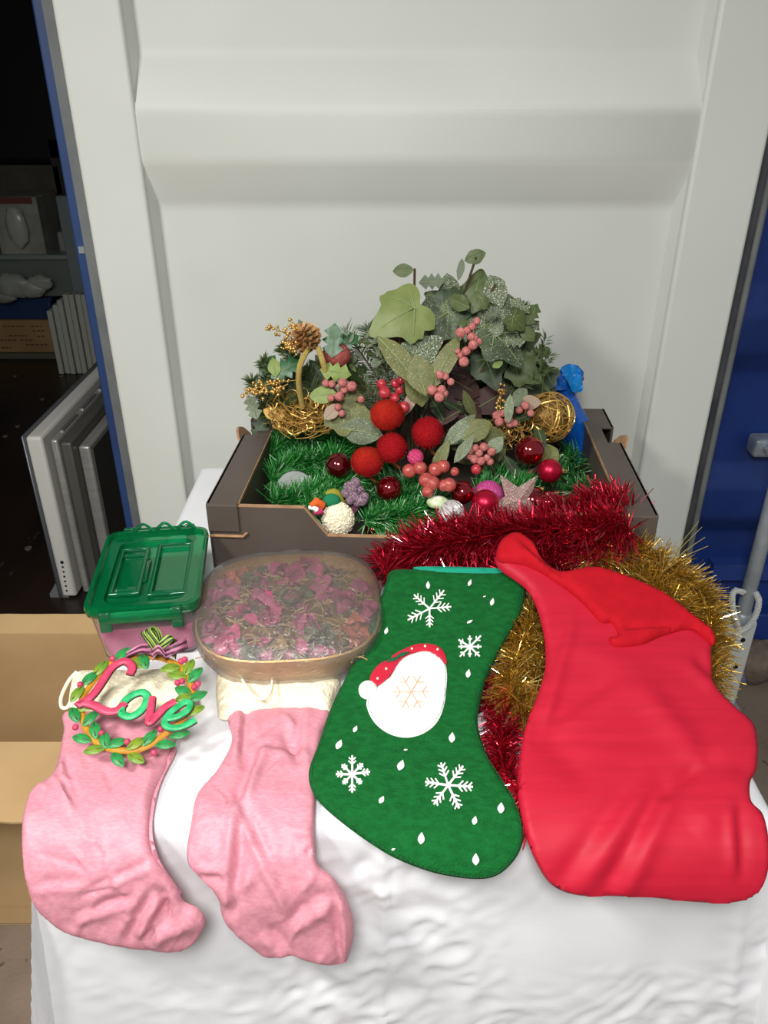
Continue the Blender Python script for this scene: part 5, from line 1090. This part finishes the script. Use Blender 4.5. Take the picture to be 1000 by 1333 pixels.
tag(m.build('plastic_bag', mat('white_film_bag', '#a9aca4', .35, var='#8f9189', vscale=12, bump=.5, bscale=30)), 'crumpled white plastic bag hanging out of the clear crate', 'bag')
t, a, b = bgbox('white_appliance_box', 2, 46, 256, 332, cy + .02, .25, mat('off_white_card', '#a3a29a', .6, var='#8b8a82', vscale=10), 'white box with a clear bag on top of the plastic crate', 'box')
m = MB(); c = at_y(22, 296, cy - .0); m.sphere(c, .07, 20, 14, sq=(.7, .35, 1.3), fn=lambda d: 1 + .15 * noise.noise(d * 3)); m.build('clear_bag', mat('milky_film', '#b5b6ae', .2, bump=.6, bscale=25), t)
m = MB(); p = at_y(10, 262, cy + .02); m.box(a.x, b.x - .02, cy + .015, cy + .022, b.z - .03, b.z - .002); m.build('red_label', mat('dull_red_label', '#6d3a34', .6), t)
bgbox('grey_board', -60, 76, 215, 338, cy + .40, .3, mat('grey_brown_card', '#5e5a50', .8, var='#4f4c44', vscale=8), 'tall grey brown board behind the white box in the container', 'board', ground=True)
bgbox('dark_board', 86, 106, 180, 322, cy + .40, .3, mat('dark_brown_card', '#433d36', .8, var='#38332e', vscale=8), 'dark brown panel right of the grey board in the container', 'board', ground=True)
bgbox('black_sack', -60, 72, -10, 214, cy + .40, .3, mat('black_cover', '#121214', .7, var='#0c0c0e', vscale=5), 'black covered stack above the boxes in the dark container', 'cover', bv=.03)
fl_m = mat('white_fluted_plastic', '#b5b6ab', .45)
a, b = at_y(72, 464, 3.6), at_y(128, 384, 3.6); flt = thing('fluted_panel', ((a.x + b.x) / 2, 3.6, FZ), 'white fluted plastic panel with notched edge beside the tan carton', 'panel')
n = 9
for k in range(n):
    x0 = a.x + (b.x - a.x) * k / n; x1 = a.x + (b.x - a.x) * (k + 1) / n; hgt = .74 + .26 * min(1, (k + 1) / 4)
    m = MB(); m.box(x0, x1 - .004, 3.6 + .008 * (k % 2), 3.66, FZ, FZ + (b.z - FZ) * hgt); bevel(m.build('flute', fl_m, flt), .004)
bgbox('pale_strip', 79, 90, 302, 332, cy + .10, .1, mat('pale_grey_plastic', '#8f928c', .5), 'narrow pale plastic strip sticking up behind the plastic crate', 'strip')
bgbox('pale_post', 93, 106, 255, 372, 3.75, .05, mat('grey_paint_post', '#7c8486', .5), 'slim grey upright right of the stacked boxes in the container', 'post', ground=True)

# ------------------------------------------------------------------ right of the table: tent leg, rope and bits
galv = mat('galvanised_steel', '#b4b9be', .42, metal=.3, var='#a2a8ae', vscale=25, bump=.05, bscale=80); whiteb = mat('off_white_nylon', '#d4d8d4', .5)
lx, ly = .832, 1.50
leg = thing('tent_leg', (lx, ly, 0), 'silver steel tent leg with foot bracket right of the table', 'tent leg')
m = MB(); m.tube([(lx, ly, .27), (lx, ly, 2.3)], .0165, 16); m.build('pole', galv, leg)
m = MB(); m.tube([(lx, ly, .262), (lx, ly, .272), (lx, ly, .29), (lx, ly, .297)], [.021, .024, .024, .019], 16); m.build('collar', galv, leg)
m = MB(); m.box(lx - .036, lx + .034, ly - .014, ly + .022, .012, .275); br = bevel(m.build('bracket', whiteb, leg), .006)
for z in (.225, .145):
    m = MB(); m.tube([(lx + .008, ly - .0138, z), (lx + .008, ly - .016, z)], .006, 10); m.build('rivet_hole', gap, br)
m = MB(); m.box(lx - .10, lx - .037, ly - .008, ly + .015, .10, .285); bevel(m.build('side_bracket', mat('cloudy_nylon', '#c4cac6', .3, trans=.2), leg), .006)
m = MB(); m.box(lx - .04, lx + .05, ly - .04, ly + .05, 0, .012); bevel(m.build('foot_plate', galv, leg), .004)
def rope_pts(pts, n): return [Vector(p) for p in smooth_path(pts, n)]
rp = [at_y(968, 860, ly - .03), at_y(956, 850, ly - .032), at_y(952, 862, ly - .034)]
core = rope_pts([at_y(948, 868, ly - .03), at_y(952, 850, ly - .032), at_y(962, 825, ly - .034), at_y(956, 800, ly - .034), at_y(953, 780, ly - .03), at_y(957, 769, ly - .022), at_y(968, 771, ly - .028)], 60)
core2 = rope_pts([at_y(958, 826, ly - .036), at_y(974, 815, ly - .036), at_y(984, 800, ly - .034), at_y(988, 782, ly - .028), at_y(984, 772, ly - .015)], 40)
rope = thing('rope_loop', core[0], 'white twisted rope looped round the foot of the tent leg', 'rope')
for c in (core, core2):
    for s in range(3):
        m = MB(); P = []
        for i, p in enumerate(c):
            t_ = (c[min(i + 1, len(c) - 1)] - c[max(i - 1, 0)]).normalized(); a = t_.orthogonal().normalized(); b2_ = t_.cross(a); th = i * .9 + s * 2.094
            P.append(p + (Vector((1, 0, 0)) * math.cos(th) + t_.cross(Vector((1, 0, 0))).normalized() * math.sin(th)) * .0036)
        m.tube(P, .0042, 6); m.build('strand', mat('white_rope', '#d6d8d6', .8, bump=.4, bscale=400), rope)
stone_c = at_z(985, 908, .0); m = MB(); m.sphere(stone_c + Vector((.01, .07, .062)), .062, 20, 14, sq=(1.0, .8, 1.05), fn=lambda d: 1 + .14 * noise.noise(d * 2.2))
tag(m.build('stone_weight', mat('brown_stone', '#8a7a6c', .9, var='#6f6157', vscale=30, bump=.6, bscale=90)), 'rough brown stone weight on the ground beside the tent leg', 'stone')
bagc = at_z(925, 905, 0)
m = MB(); m.sphere(Vector((bagc.x + .09, 1.595, .048)), .075, 24, 14, sq=(1.5, .28, .62), fn=lambda d: 1 + .10 * noise.noise(d * 3.1)); o = m.build('blue_plastic_sheet', mat('violet_blue_film', '#3a4a8c', .25, var='#8a90b8', vscale=25, bump=.7, bscale=40))
tag(o, 'crumpled blue plastic sheet on the ground behind the tent leg', 'plastic sheet')
